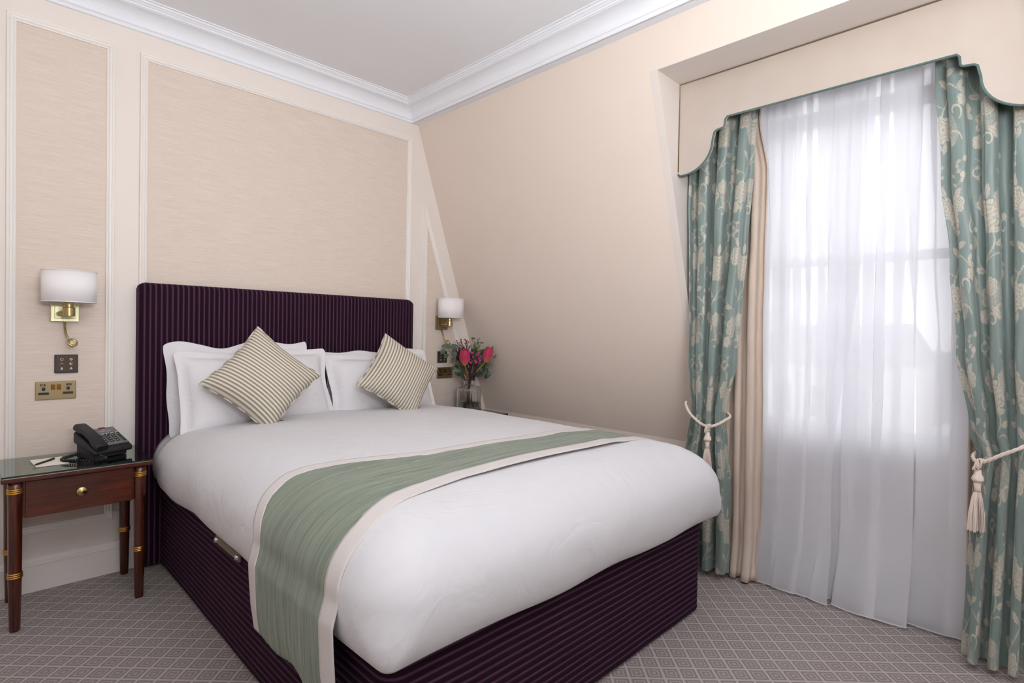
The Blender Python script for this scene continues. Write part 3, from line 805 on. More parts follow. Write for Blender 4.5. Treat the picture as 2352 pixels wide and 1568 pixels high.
for i in range(5):
    x = -.016+i*.0235
    put('speed_key', onface(x, x+.016, .112-.0045, .112+.0005, .001, .0045, .0008), KEYDARK, ph)
    put('key_print', onface(x, x+.013, .1145, .1185, .0014, .0018), KEYWHITE, fp)
for r in range(4):
    for c in range(3):
        x = -.018+c*.030; v0 = .046+r*.0155
        k = put('dial_key', onface(x, x+.021, v0, v0+.009, .001, .005, .001), KEYDARK, ph)
        put('key_print', onface(x+.006, x+.010, v0+.004, v0+.0075, .005, .0053), KEYWHITE, k)
for i in range(5):
    put('side_key', onface(.076, .090, .040+i*.0125, .047+i*.0125, .001, .0045, .0008), KEYDARK, ph)
hs = thing('h', None, None); C.objects.unlink(hs); bpy.data.objects.remove(hs)
def handset():
    bm = bmesh.new(); n = 22; rings = []
    for i in range(n+1):
        t_ = i/n; v0 = -.012+t_*(FL+.020); arch = .015+.008*math.sin(PI*t_)**.8
        thick = .028 if (t_ < .24 or t_ > .76) else .019
        if .24 <= t_ <= .34: thick = lerp(.028, .019, (t_-.24)/.1)
        if .66 <= t_ <= .76: thick = lerp(.019, .028, (t_-.66)/.1)
        hw = .030 if 0 < i < n else .028
        top = arch+.016; bot = top-thick
        sec = [(-hw, bot+.004), (-hw+.004, bot), (hw-.004, bot), (hw, bot+.004), (hw, top-.006), (hw-.007, top), (-hw+.007, top), (-hw, top-.006)]
        rings.append([bm.verts.new(FM @ Vector((-.068+x, v0, h))) for x, h in sec])
    for a_, b_ in zip(rings, rings[1:]):
        for k in range(8): bm.faces.new((a_[k], a_[(k+1) % 8], b_[(k+1) % 8], b_[k]))
    bm.faces.new(rings[0]); bm.faces.new(rings[-1]); return bm
o = put('handset', handset(), BLACK, ph, True)
o.modifiers.new('edge', 'EDGE_SPLIT').split_angle = R_(40)
cpts = spline([(-.075, -.100, .022), (-.060, -.118, .010), (-.095, -.115, .009), (-.150, -.060, .009), (-.178, .000, .009), (-.160, .045, .010), (-.110, .062, .012), (-.080, .050, .02)], 26)
bm = bmesh.new(); hel = []
for i in range(len(cpts)*6):
    t_ = i/(len(cpts)*6)*(len(cpts)-1); j = int(t_); p = cpts[j].lerp(cpts[min(j+1, len(cpts)-1)], t_-j)
    d_ = (cpts[min(j+1, len(cpts)-1)]-cpts[max(j-1, 0)]).normalized(); s1 = d_.cross(Vector((0, 0, 1))).normalized(); s2 = s1.cross(d_)
    an = t_*1.7; hel.append(p+.0055*(math.cos(an)*s1+math.sin(an)*s2))
put('curly_cord', tube(bm, hel, .0024, 6), BLACK, ph, True)
sh = tag(put('note_sheet', nb(-.055, .055, -.083, .083, 0, .0022), PAPER, None, loc=(.262, -.215, TZ)), 'blank cream note sheet on the left nightstand beside the telephone', 'paper'); sh.rotation_euler = (0, 0, R_(3))
pen = thing('pen', 'black ballpoint pen lying across the note sheet', 'pen', (.243, -.232, TZ+.0065), R_(52))
put('barrel', tube(bmesh.new(), [(-.055, 0, 0), (-.04, 0, 0), (.05, 0, 0), (.062, 0, 0)], [.002, .0042, .0042, .0036], 14), BLACK, pen, True)
put('tip', tube(bmesh.new(), [(-.066, 0, 0), (-.055, 0, 0)], [.0008, .0026], 12), CHROME, pen, True)
put('clip', nb(.02, .060, -.001, .001, .004, .0058), CHROME, pen)

# ------------------------------------------------------------------ wall lamps
def sconce(label, x, zoff=0):
    t = thing('wall_lamp', label, 'wall lamp', (x, 0, 1.285), 0, 'bedside wall lamps')
    bm = bmesh.new(); box(bm, -.052, .052, -.022, -.003, -.050, .052, .002); put('backplate', bm, PALEBRASS if x < 1 else PLATE, t)
    bm = bmesh.new(); box(bm, -.038, .038, -.027, -.022, -.036, .040, .0015); put('backplate_step', bm, PALEBRASS if x < 1 else PLATE, t)
    bm = tube(bmesh.new(), [(-.024, -.026, -.012), (-.024, -.07, -.012), (-.008, -.085, -.012), (.004, -.092, -.010)], .0085, 14); put('arm', bm, BRASS, t, True)
    put('switch', nb(-.030, -.026, -.040, -.027, -.018, -.006), BLACK, t)
    bm = lathe(bmesh.new(), [(0, -.026), (.020, -.026), (.023, -.023), (.023, .014), (.019, .016), (.017, .017), (.017, .042), (0, .042)], 28, (.006, -.10, 0)); put('lamp_cup', bm, BRASS, t, True).modifiers.new('e', 'EDGE_SPLIT').split_angle = R_(35)
    bm = lathe(bmesh.new(), [(.100, .038), (.100, .178)], 48, (.006, -.112, 0), sx=1, sy=.84)
    s = put('lamp_shade', bm, SHADE, t, True); md = s.modifiers.new('t', 'SOLIDIFY'); md.thickness = .0022; md.offset = -1
    bm = bmesh.new()
    for zc in (.0385, .1775): tube(bm, [(.006+.1006*math.cos(2*PI*i/48), -.112+.1006*.84*math.sin(2*PI*i/48), zc) for i in range(49)], .0017, 6, False)
    put('shade_rim', bm, SHADE, s, True)
    bm = lathe(bmesh.new(), [(0, .06), (.012, .062), (.028, .09), (.030, .11), (.022, .135), (0, .143)], 20, (.006, -.105, 0)); put('bulb', bm, KEYWHITE, t, True)
    pts = spline([(0, -.015, -.050), (-.001, -.028, -.075), (.001, -.045, -.105), (.008, -.056, -.128), (.016, -.060, -.140)], 8)
    r = put('flexible_arm', tube(bmesh.new(), pts, .0050, 12), BRASS, t, True)
    Mh = Matrix.Translation((.022, -.064, -.148)) @ Matrix.Rotation(R_(62), 4, 'X') @ Matrix.Rotation(R_(12), 4, 'Y')
    h = put('reading_head', lathe(bmesh.new(), [(0, -.016), (.010, -.015), (.018, -.006), (.021, .003), (.020, .007), (.013, .008), (.012, .005), (0, .005)], 28, mat=Mh), BRASS, t, True)
    put('lens', lathe(bmesh.new(), [(0, .0085), (.008, .0075), (.0115, .0055)], 20, mat=Mh), LENS, h, True)
    return t
sconce('brass wall lamp with white shade above the left nightstand', .332)
sconce('brass wall lamp with white shade above the flowers right of the headboard', 2.532)

# ------------------------------------------------------------------ control panels and sockets
def keypad(label, x, z):
    t = thing('light_control_panel', label, 'control panel', (x, 0, z), 0, 'bedside control panels')
    put('bezel', nb(-.043, .043, -.011, -.002, -.043, .043, .002), BLACK, t)
    g = put('glass_face', nb(-.036, .036, -.0122, -.011, -.036, .036, .0005), BRONZEGLASS, t)
    y = -.0127
    def ic(bm): put('icon', bm, ICON, g)
    def ring(bm, cx, cz, r, w, a0=0, a1=2*PI, n=20):
        for i in range(n):
            t0, t1 = lerp(a0, a1, i/n), lerp(a0, a1, (i+1)/n)
            q = [(cx+rr*math.cos(tt), y, cz+rr*math.sin(tt)) for rr, tt in ((r, t0), (r, t1), (r-w, t1), (r-w, t0))]
            bm.faces.new([bm.verts.new(p) for p in q])
        return bm
    ic(ring(bmesh.new(), -.017, .021, .0062, .0016))
    ic(ring(bmesh.new(), .017, .021, .0056, .003))
    ic(ring(bmesh.new(), -.017, -.004, .0065, .0017, .5, PI-.5, 10))
    bm = bmesh.new(); pts = [(.017+.006*math.cos(q), .001+.006*math.sin(q)) for q in [R_(40+i*280/14) for i in range(15)]]
    inn = [(.020+.0042*math.cos(q), .003+.0042*math.sin(q)) for q in [R_(40+i*280/14) for i in range(15)]]
    for i in range(14): bm.faces.new([bm.verts.new((p[0], y, p[1])) for p in (pts[i], pts[i+1], inn[i+1], inn[i])])
    ic(bm)
    bm = bmesh.new(); box(bm, -.0205, -.0135, y-.0002, y, -.027, -.018); box(bm, -.019, -.015, y-.0002, y, -.0175, -.0155); ic(bm)
    bm = bmesh.new(); bm.faces.new([bm.verts.new((a_, y, b_)) for a_, b_ in ((.011, -.026), (.023, -.026), (.0185, -.0155), (.0155, -.0165))]); ic(bm)
keypad('dark glass light control panel with pale icons over the socket left of the bed', .339, 1.038)
keypad('dark glass light control panel under the right wall lamp behind the eucalyptus', 2.548, 1.030)
def socket(label, x, z):
    t = thing('wall_socket', label, 'socket', (x, 0, z), 0, 'double wall sockets')
    put('plate', nb(-.073, .073, -.008, -.002, -.041, .043, .0018), PLATE, t)
    for s_ in (-1, 1):
        cx = s_*.044
        bm = bmesh.new(); box(bm, cx-.0095+s_*.003, cx+.0095+s_*.003, -.0092, -.008, .022, .031, .001); put('usb_port', bm, BLACKCORE, t)
        put('usb_tongue', nb(cx-.005+s_*.003, cx+.005+s_*.003, -.0097, -.009, .025, .028), CHROME, t)
        put('earth_hole', nb(cx-.006, cx+.006, -.0092, -.008, .001, .016, .001), BLACKCORE, t)
        put('pin_slots', nb(cx-.019, cx+.019, -.0092, -.008, -.018, -.007, .001), BLACKCORE, t)
        bm = nb(s_*.0105-.0075, s_*.0105+.0075, -.0115, -.008, .004, .029, .0015); put('rocker_switch', bm, DARKBRASS, t)
socket('brushed brass double socket above the telephone', .302, .915)
socket('brushed brass double socket partly behind the striped cushion by the flowers', 2.575, .908)

# ------------------------------------------------------------------ vase and flowers
VX, VY, VZ = 2.665, -.185, TZ
vase = thing('vase', 'clear ribbed glass vase with a narrow neck on the right nightstand', 'vase', (VX, VY, VZ))
def vase_mesh():
    prof = [(.0, .0), (.070, .0), (.088, .006), (.092, .02), (.092, .168), (.088, .182), (.074, .192), (.050, .197), (.042, .202), (.040, .215), (.041, .235), (.043, .243),
            (.040, .243), (.037, .235), (.036, .214), (.038, .203), (.046, .194), (.070, .188), (.084, .178), (.088, .165), (.088, .022), (.084, .010), (.066, .007), (0, .007)]
    bm = bmesh.new(); seg = 112; rings = []
    for k, (r, z) in enumerate(prof):
        if r < 1e-6: rings.append([bm.verts.new((0, 0, z))]); continue
        amp = .0022 if (k <= 6 and .01 < z < .19) else 0
        rings.append([bm.verts.new(((r-amp*(i % 4 in (0, 1)))*math.cos(2*PI*i/seg), (r-amp*(i % 4 in (0, 1)))*math.sin(2*PI*i/seg), z)) for i in range(seg)])
    for a_, b_ in zip(rings, rings[1:]):
        for i in range(seg):
            j = (i+1) % seg
            if len(a_) == 1: bm.faces.new((a_[0], b_[i], b_[j]))
            elif len(b_) == 1: bm.faces.new((a_[i], a_[j], b_[0]))
            else: bm.faces.new((a_[i], a_[j], b_[j], b_[i]))
    return bm
put('glass_body', vase_mesh(), CLEAR, vase, True)
a = M('vase_water', (.96, .97, .97, 1), 0, IOR=1.33); a.b.inputs['Transmission Weight'].default_value = 1
put('water', lathe(bmesh.new(), [(0, .0085), (.064, .0085), (.083, .012), (.0865, .022), (.0865, .075), (0, .075)], 48), a.m, vase, True)
STEM = noisy('green_stem', S(84, 100, 52), S(120, 110, 60), 20, .6)
STEMB = noisy('brown_stem', S(112, 66, 40), S(150, 98, 56), 20, .6)
STEMO = noisy('orange_stem', S(176, 120, 52), S(190, 136, 66), 20, .6)
LEAF = noisy('dark_green_leaf', S(36, 54, 38), S(56, 76, 50), 12, .5)
EUC = noisy('eucalyptus_leaf', S(54, 76, 56), S(78, 100, 74), 12, .55)
OLIVE = noisy('olive_green_leaf', S(96, 108, 56), S(116, 126, 74), 12, .5)
a = M('protea_bract', rough=.6, Sheen_Weight=.3); X = a.xyz(a.coords('Generated'))
a.base(a.ramp(X[2], [(.0, S(214, 128, 72)), (.22, S(214, 96, 96)), (.6, S(196, 44, 88)), (1, S(172, 22, 70))])); PROTEA = a.m
MAG = noisy('magenta_floret', S(168, 26, 106), S(196, 60, 136), 60, .8)
CRIM = noisy('crimson_floret', S(124, 20, 52), S(156, 40, 72), 60, .8)
PURP = noisy('dark_purple_amaranth', S(52, 14, 48), S(84, 26, 74), 90, .9)
BURG = noisy('burgundy_bract', S(74, 16, 32), S(102, 28, 46), 20, .6)
LIME = noisy('lime_bud', S(104, 116, 40), S(136, 142, 62), 30, .7)
def leafm(bm, base, d, nrm, L, W, cup=.12, n=6, round_=False):
    d = Vector(d).normalized(); nrm = Vector(nrm); nrm = (nrm-d*nrm.dot(d)); nrm = nrm.normalized() if nrm.length > 1e-4 else d.orthogonal().normalized(); s = d.cross(nrm); rows = []
    for i in range(n+1):
        t_ = i/n; w = W/2*(math.sin(PI*t_)**(.55 if round_ else .9) if 0 < t_ < 1 else 0.02)
        c = Vector(base)+d*L*t_ + nrm*(-cup*L*t_*t_)
        rows.append([bm.verts.new(c - s*w + nrm*w*.25), bm.verts.new(c), bm.verts.new(c + s*w + nrm*w*.25)])
    for a_, b_ in zip(rows, rows[1:]):
        bm.faces.new((a_[0], a_[1], b_[1], b_[0])); bm.faces.new((a_[1], a_[2], b_[2], b_[1]))
def stem_pts(tip, k=8, kx=.0, ky=.0):
    """curve from the vase foot through the neck to tip (local to the vase)"""
    tip = Vector(tip); nk = Vector((tip.x*.12, tip.y*.12, .235)); nk.x = max(-.026, min(.026, nk.x)); nk.y = max(-.026, min(.026, nk.y))
    ft = Vector((-nk.x*1.6+random.uniform(-.02, .02), -nk.y*1.6+random.uniform(-.02, .02), .016))
    return spline([ft, nk, nk.lerp(tip, .5)+Vector((kx, ky, .012)), tip], k)
rd = random.Random(3)
camv = Vector((0-VX, -3.3-VY, 1.228-VZ-.4)).normalized()
side = Vector((math.cos(-.784), math.sin(-.784), 0))         # image right at the vase
back = Vector((math.sin(.784), math.cos(.784), 0))
def at(px, pz, dep=0): return side*px + back*dep + Vector((0, 0, pz))      # metres right of / above the vase foot
def flower(name, label, cat='flower', group=None): return thing(name, label, cat, (VX, VY, VZ), 0, group)
# proteas
def protea(label, tip, axis, s, stemm):
    t = flower('protea', label, group='proteas in the vase'); p = stem_pts(tip)
    put('stem', tube(bmesh.new(), p, .0042, 8), stemm, t, True)
    ax = Vector(axis).normalized(); q = ax.to_track_quat('Z', 'Y').to_matrix(); first = None
    for ring_, (n, L, W, op, b0) in enumerate(((13, .062, .017, .50, .0), (12, .078, .018, .30, .006), (11, .088, .019, .14, .012), (9, .086, .016, .03, .016))):
        bm = bmesh.new()
        for k in range(n):
            an = 2*PI*k/n+ring_*.3; rows = []
            for i in range(7):
                f = i/6; rad = s*(.010+ .020*math.sin(PI*min(1, f*1.15)*.62) + (op-.25)*.030*f*f*f)
                z = s*(b0+L*f); w = s*W/2*(math.sin(PI*(.12+.86*f))**.6)
                c = Vector((rad*math.cos(an), rad*math.sin(an), z)); tt = Vector((-math.sin(an), math.cos(an), 0))
                o1 = Vector((math.cos(an), math.sin(an), 0))*(-.002*s)
                rows.append([bm.verts.new(Vector(tip)+q @ (c-tt*w+o1)), bm.verts.new(Vector(tip)+q @ c), bm.verts.new(Vector(tip)+q @ (c+tt*w+o1))])
            for a_, b_ in zip(rows, rows[1:]):
                bm.faces.new((a_[0], a_[1], b_[1], b_[0])); bm.faces.new((a_[1], a_[2], b_[2], b_[1]))
        put('bract_ring', bm, PROTEA, t, True)
    bm = bmesh.new(); s_ = bmesh.ops.create_icosphere(bm, subdivisions=2, radius=.020*s)
    for v_ in bm.verts: v_.co = Vector(tip)+q @ (Vector((v_.co.x, v_.co.y, v_.co.z*1.7+.045*s)))
    put('flower_head', bm, PROTEA, t, True)
protea('large pink protea bloom at the front centre of the vase, on an orange stem', at(-.030, .350, -.06), at(0, 1, -.12), 1.22, STEMO)
protea('pink protea bloom on the right side of the bouquet', at(.120, .375, -.02), at(.30, 1, -.05), 1.12, STEMO)
t = flower('protea_bud', 'dark burgundy closed bud left of the front pink protea'); p = stem_pts(at(-.080, .385, -.02))
put('stem', tube(bmesh.new(), p, .003, 8), STEMB, t, True)
bm = bmesh.new()
for k in range(10): an = k*2.4; leafm(bm, p[-1], Vector((math.cos(an)*.25, math.sin(an)*.25, 1)), Vector((math.cos(an), math.sin(an), 0)), .075+.01*(k % 3), .024, -.05)
put('bracts', bm, BURG, t, True)
# eucalyptus
def euc(label, tips, leaves, mat=EUC, round_=True, size=.034):
    t = flower('eucalyptus_sprig', label, 'foliage', 'eucalyptus in the vase')
    p = stem_pts(tips[0]); 
    if len(tips) > 1: p = p + spline([p[-1]]+[Vector(q) for q in tips[1:]], 6)[1:]
    put('stem', tube(bmesh.new(), p, .0022, 7), STEM, t, True)
    for (b_, d_, L) in leaves:
        bm = bmesh.new(); leafm(bm, b_, d_, -back+Vector((0, 0, .25)), L, L*.78 if round_ else L*.42, .05, 6, round_); put('leaf', bm, mat, t, True)
L_ = []
for px, pz, dx, dz, L in ((-.165, .475, -.9, .5, .042), (-.170, .450, -1, -.1, .044), (-.150, .430, -.75, -.6, .044), (-.145, .480, .95, .25, .052), (-.118, .455, .5, .45, .038), (-.128, .440, .9, -.15, .042), (-.150, .468, -.15, 1, .036), (-.098, .400, -.6, -.45, .036), (-.120, .425, .7, -.6, .034)):
    L_.append((at(px, pz, -.05), side*dx+Vector((0, 0, dz)), L))
euc('round-leaved eucalyptus sprig leaning left in front of the right control panel', [at(-.085, .36, -.04), at(-.12, .42, -.05), at(-.165, .475, -.05)], L_)
L_ = [(at(px, pz, .0), side*dx+Vector((0, 0, dz)), L) for px, pz, dx, dz, L in ((.045, .545, -1, .15, .040), (.068, .520, 1, -.15, .040), (.055, .50, .5, .9, .030), (.165, .46, .2, 1, .036), (.160, .43, .1, 1, .040), (.175, .40, .5, .6, .040), (.15, .36, .8, -.3, .034))]
euc('slim eucalyptus sprig rising at the top right of the bouquet', [at(.05, .46, .02), at(.055, .515, .0)], L_, round_=False)
L_ = [(at(-.06, .305, -.06), side*-.75+Vector((0, 0, .25)), .036), (at(-.105, .345, -.06), side*-.4+Vector((0, 0, -.8)), .034)]
euc('short low eucalyptus sprig hanging left beside the socket', [at(-.05, .30, -.05), at(-.075, .34, -.06)], L_)
# dark foliage
for label, seed, cx, cz in (('dark pointed foliage filling the left of the bouquet', 4, -.07, .33), ('dark pointed foliage in the middle of the bouquet', 9, .03, .34), ('dark pointed foliage filling the right of the bouquet', 15, .10, .33)):
    t = flower('leafy_branch', label, 'foliage', 'leafy branches in the vase'); r2 = random.Random(seed)
    p = stem_pts(at(cx, cz+.06, .02)); put('stem', tube(bmesh.new(), p, .0026, 7), STEM, t, True)
    for k in range(54):
        bs = at(cx*r2.uniform(.25, 1.2), r2.uniform(.24, cz+.10), r2.uniform(-.02, .06)); d_ = side*(r2.uniform(-.5, .5)+cx*5)+Vector((0, 0, r2.uniform(.5, 1)))+back*r2.uniform(-.5, .3)
        bm = bmesh.new(); leafm(bm, bs, d_, -back, r2.uniform(.045, .075), r2.uniform(.014, .022), .08); put('leaf', bm, LEAF, t, True)
# fine needles on the right
t = flower('needle_foliage', 'fine green needle foliage fanning out at the right of the bouquet', 'foliage'); p = stem_pts(at(.12, .40, .0)); put('stem', tube(bmesh.new(), p, .0022, 7), STEM, t, True)
bm = bmesh.new(); r2 = random.Random(11)
for k in range(110):
    b_ = at(.10+r2.uniform(-.02, .05), r2.uniform(.29, .46), r2.uniform(-.02, .03)); d_ = side*r2.uniform(.2, 1)+Vector((0, 0, r2.uniform(-.25, .9)))+back*r2.uniform(-.4, .4)
    d_.normalize(); tube(bm, [b_, b_+d_*r2.uniform(.03, .075)], [.0009, .0003], 3, False)
tag(put('needles', bm, OLIVE, t), kind='stuff')
# magenta globes
def spray(label, name, centre, n, spread, rad, mat, seed, stemm, up=.5):
    t = flower(name, label, 'flower'); p = stem_pts(centre); put('stem', tube(bmesh.new(), p, .0022, 7), stemm, t, True); r2 = random.Random(seed)
    for k in range(n):
        c_ = Vector(centre)+side*r2.uniform(-1, 1)*spread[0]+Vector((0, 0, r2.uniform(-1, 1)*spread[1]))+back*r2.uniform(-.6, .4)*spread[0]
        bm = bmesh.new(); s_ = bmesh.ops.create_icosphere(bm, subdivisions=2, radius=rad*r2.uniform(.8, 1.15))
        for v_ in bm.verts: v_.co = c_+v_.co*(1+.22*noise.noise(v_.co*190+Vector((k, 0, 0))))
        h = put('floret', bm, mat, t, True)
        put('twig', tube(bmesh.new(), [c_, c_.lerp(Vector(centre)-Vector((0, 0, up*.1)), .8)], .0011, 5), stemm, h)
spray('cluster of magenta globe flowers between the two pink proteas', 'globe_amaranth', at(.045, .405, -.06), 17, (.045, .040), .0095, MAG, 5, STEM)
spray('small magenta flowers at the left of the bouquet over the dark bud', 'globe_amaranth', at(-.085, .445, -.01), 11, (.045, .030), .0075, MAG, 8, STEM)
# crimson antenna-like waxflower tubes at the upper left
t = flower('crimson_tube_flowers', 'upright crimson tube flowers at the upper left of the bouquet', 'flower'); p = stem_pts(at(-.02, .42, .0)); put('stem', tube(bmesh.new(), p, .0024, 7), STEMB, t, True); r2 = random.Random(21)
for k in range(15):
    b_ = at(-.02+r2.uniform(-.03, .03), .42+r2.uniform(-.02, .02)); e_ = at(-.115+k*.0085+r2.uniform(-.01, .01), .49+.035*math.sin(k/14*PI)+r2.uniform(-.02, .012), r2.uniform(-.03, .03))
    s_ = put('tube_stalk', tube(bmesh.new(), spline([b_, b_.lerp(e_, .5)+Vector((0, 0, .008)), e_], 4), .0021, 6), BURG, t, True)
    put('floret', lathe(bmesh.new(), [(0, 0), (.003, .002), (.008, .007), (.0065, .009), (0, .006)], 9, mat=Matrix.Translation(e_)), CRIM if k % 3 else MAG, s_, True)
# hanging amaranth
for label, px, ln in (('long dark purple amaranth tassel hanging left of centre into the vase neck', .012, .20), ('dark purple amaranth tassel hanging beside the right protea stem', .068, .17)):
    t = flower('hanging_amaranth', label, 'flower', 'amaranth tassels in the vase'); top = at(px, .415, -.055); bot = at(px*.6, .415-ln, -.045)
    put('stem', tube(bmesh.new(), stem_pts(top), .002, 6), STEMB, t, True)
    bm = bmesh.new(); r2 = random.Random(int(px*1000))
    for k in range(100):
        f = k/99; c_ = top.lerp(bot, f)+Vector((r2.uniform(-1, 1), r2.uniform(-1, 1), 0))*.009*(1-.4*f)
        s_ = bmesh.ops.create_icosphere(bm, subdivisions=1, radius=r2.uniform(.0035, .0055))
        for v_ in s_['verts']: v_.co += c_
    tag(put('tassel', bm, PURP, t), kind='stuff')
# seed sprigs top right and lime buds
t = flower('seeded_sprig', 'thin seeded green sprig standing highest in the bouquet', 'foliage'); p = stem_pts(at(.05, .455, .01)); put('stem', tube(bmesh.new(), p, .002, 6), STEM, t, True)
r2 = random.Random(31)
for k in range(9):
    b_ = at(.05, .44+.01*k, .01); e_ = at(.05+r2.uniform(-.055, .075), .49+r2.uniform(0, .07), r2.uniform(-.03, .03)); tw = put('twig', tube(bmesh.new(), [b_, e_], .0011, 5), STEM, t)
    bm = bmesh.new()
    for q in range(9):
        s_ = bmesh.ops.create_icosphere(bm, subdivisions=1, radius=.0028)
        c_ = b_.lerp(e_, .45+.06*q)+Vector((r2.uniform(-.004, .004), r2.uniform(-.004, .004), 0))
        for v_ in s_['verts']: v_.co += c_
    put('seeds', bm, OLIVE, tw)
spray('lime green buds at the upper right of the bouquet', 'lime_buds', at(.085, .455, -.02), 5, (.028, .018), .0105, LIME, 14, STEM)

# ------------------------------------------------------------------ pelmet
YC = -2.568
half = [(N0-YC-.004, 2.500), (N0-YC-.004, 2.050), (N0-YC-.018, 2.040)]
for k in range(1, 11):
    t_ = k/10*PI/2; half.append((.655-.155*math.sin(t_)*1.0, 2.040+.140*(1-math.cos(t_))+.0))
half += [(.494, 2.205), (.490, 2.222), (.480, 2.229), (.448, 2.233), (.441, 2.240), (.438, 2.270), (.430, 2.281)]
bottom = [(YC+d_, z) for d_, z in half[1:]] + [(YC-d_, z) for d_, z in reversed(half[1:])]
outline = [(N0-.004, 2.500)] + bottom + [(N1+.004, 2.500)]
pel = thing('pelmet', 'cream upholstered window pelmet with scalloped lower edge', 'pelmet', (2.60, YC, 2.05))
PO = Vector((2.60, YC, 2.05))
bm = poly_prism(bmesh.new(), outline, .018, 'x', 2.583); bm.transform(Matrix.Translation(-PO))
bmesh.ops.recalc_face_normals(bm, faces=bm.faces[:]); put('pelmet_board', bm, PELM, pel)
bm = tube(bmesh.new(), [(2.583, y, z-.002) for y, z in bottom], .0045, 8); bm.transform(Matrix.Translation(-PO)); put('piping', bm, GREENCORD, pel, True)
bm = tube(bmesh.new(), [(2.582, N0-.006, 2.06), (2.582, N0-.006, 2.499), (2.582, N1+.006, 2.499), (2.582, N1+.006, 2.06)], .003, 6); bm.transform(Matrix.Translation(-PO)); put('edge_cord', bm, PLATE, pel, True)

# ------------------------------------------------------------------ jacquard motif (painted per vertex)
TW, TH, RS = .36, .66, .0015
nx_, ny_ = int(TW/RS), int(TH/RS)
gx, gy = np.meshgrid((np.arange(nx_)+.5)*RS, (np.arange(ny_)+.5)*RS)
pat = np.zeros_like(gx)
def paint(mask, val=1.0):
    global pat; pat = np.where(mask, val, pat)
def wrapd(cx, cy):
    dx = (gx-cx+TW/2) % TW - TW/2; dy = (gy-cy+TH/2) % TH - TH/2; return dx, dy
def fl_(cx, cy, r, k, ph=0):
    dx, dy = wrapd(cx, cy); rho = np.hypot(dx, dy); th = np.arctan2(dy, dx)+ph
    edge = r*(.78+.22*np.abs(np.cos(k*th/2))); paint(rho < edge, 1)
    paint((rho < edge) & (np.abs(np.sin(k*th/2)) < .11) & (rho > .3*r), .25)
    for q in (.38, .66):
        paint(np.abs(rho-r*(q+.07*np.cos(k*th+1))) < .0021*(1 if r > .03 else 0), .3)
    paint(rho < .12*r, .4)
def lf_(cx, cy, L, w, an):
    dx, dy = wrapd(cx, cy); u = dx*np.cos(an)+dy*np.sin(an); v = -dx*np.sin(an)+dy*np.cos(an); t = np.clip(u/L, 0, 1)
    hw = w/2*np.sin(PI*t)**.8*(1+.12*np.sin(t*22)); m = (u > 0) & (u < L) & (np.abs(v) < hw); paint(m, 1); paint(m & (np.abs(v) < .0014), .3)
def stroke(pts, w):
    P_ = spline([(x, y, 0) for x, y in pts], 10)
    for i, p in enumerate(P_):
        dx, dy = wrapd(p.x, p.y); ww = w*(.55+.45*math.sin(PI*i/(len(P_)-1))); paint(np.hypot(dx, dy) < ww, 1)
def scroll(cx, cy, r, a0, turn, w):
    pts = [(cx+r*(1-.75*q)*math.cos(a0+turn*q), cy+r*(1-.75*q)*math.sin(a0+turn*q)) for q in [i/9 for i in range(10)]]; stroke(pts, w)
def lace(cx, cy, rx, ry, rot):
    dx, dy = wrapd(cx, cy); u = dx*math.cos(rot)+dy*math.sin(rot); v = -dx*math.sin(rot)+dy*math.cos(rot)
    m = ((u/rx)**2+(v/ry)**2) < 1; paint(m & (((np.floor(u/.005)+np.floor(v/.005)) % 2) == 0), .75)
# main stem of the motif, bottom to top
stroke([(.16, .10), (.12, .17), (.17, .25), (.22, .33), (.17, .41)], .0045)
stroke([(.17, .25), (.24, .28), (.29, .25)], .0035); stroke([(.14, .20), (.07, .24), (.04, .31)], .0035)
lace(.23, .11, .045, .075, .3)
scroll(.25, .06, .045, 0, 5.2, .005); scroll(.20, .035, .03, 2.5, -4.8, .004); scroll(.27, .17, .035, -1, 4.6, .0045)
fl_(.12, .12, .056, 7); fl_(.20, .16, .036, 6, .4); fl_(.08, .05, .030, 5)
fl_(.19, .42, .066, 5, .3); fl_(.11, .47, .048, 6); fl_(.26, .48, .038, 5, 1)
fl_(.31, .21, .026, 5); fl_(.03, .18, .024, 5)
for q in range(7): lf_(.19, .42, .075, .026, .3+q*.9) if q in (0, 3) else None
lf_(.20, .085, .06, .024, -.6); lf_(.06, .14, .05, .022, 2.6)
for cx, cy, L, w, an in ((.17, .27, .07, .026, 2.4), (.22, .31, .065, .024, .3), (.10, .215, .06, .024, 2.9), (.19, .36, .06, .022, 2.8), (.20, .36, .055, .022, .2), (.04, .31, .05, .022, 1.7), (.04, .31, .045, .02, 2.8), (.29, .25, .05, .02, -.2), (.29, .25, .045, .02, 1.0), (.19, .48, .06, .026, 1.4), (.12, .51, .05, .022, 2.0), (.25, .50, .05, .022, .8), (.13, .07, .05, .02, -1.9)): lf_(cx, cy, L, w, an)
scroll(.33, .38, .03, 1, 5, .004); fl_(.335, .42, .014, 5); fl_(.02, .40, .013, 5); fl_(.31, .31, .012, 5); fl_(.045, .38, .011, 5)
stroke([(.25, .53), (.29, .57), (.27, .62), (.31, .65)], .0026)
for q in range(6): lf_(.27+.012*math.sin(q*2), .54+q*.018, .026, .012, .4 if q % 2 else 2.6)
fl_(.30, .585, .014, 5); fl_(.31, .645, .012, 5)
stroke([(.12, .53), (.08, .57), (.10, .62), (.06, .65)], .0026); scroll(.07, .60, .028, 0, -5, .0038)
for q in range(5): lf_(.09, .55+q*.02, .028, .012, 2.9 if q % 2 else .2)
lace(.02, .52, .018, .035, .2)
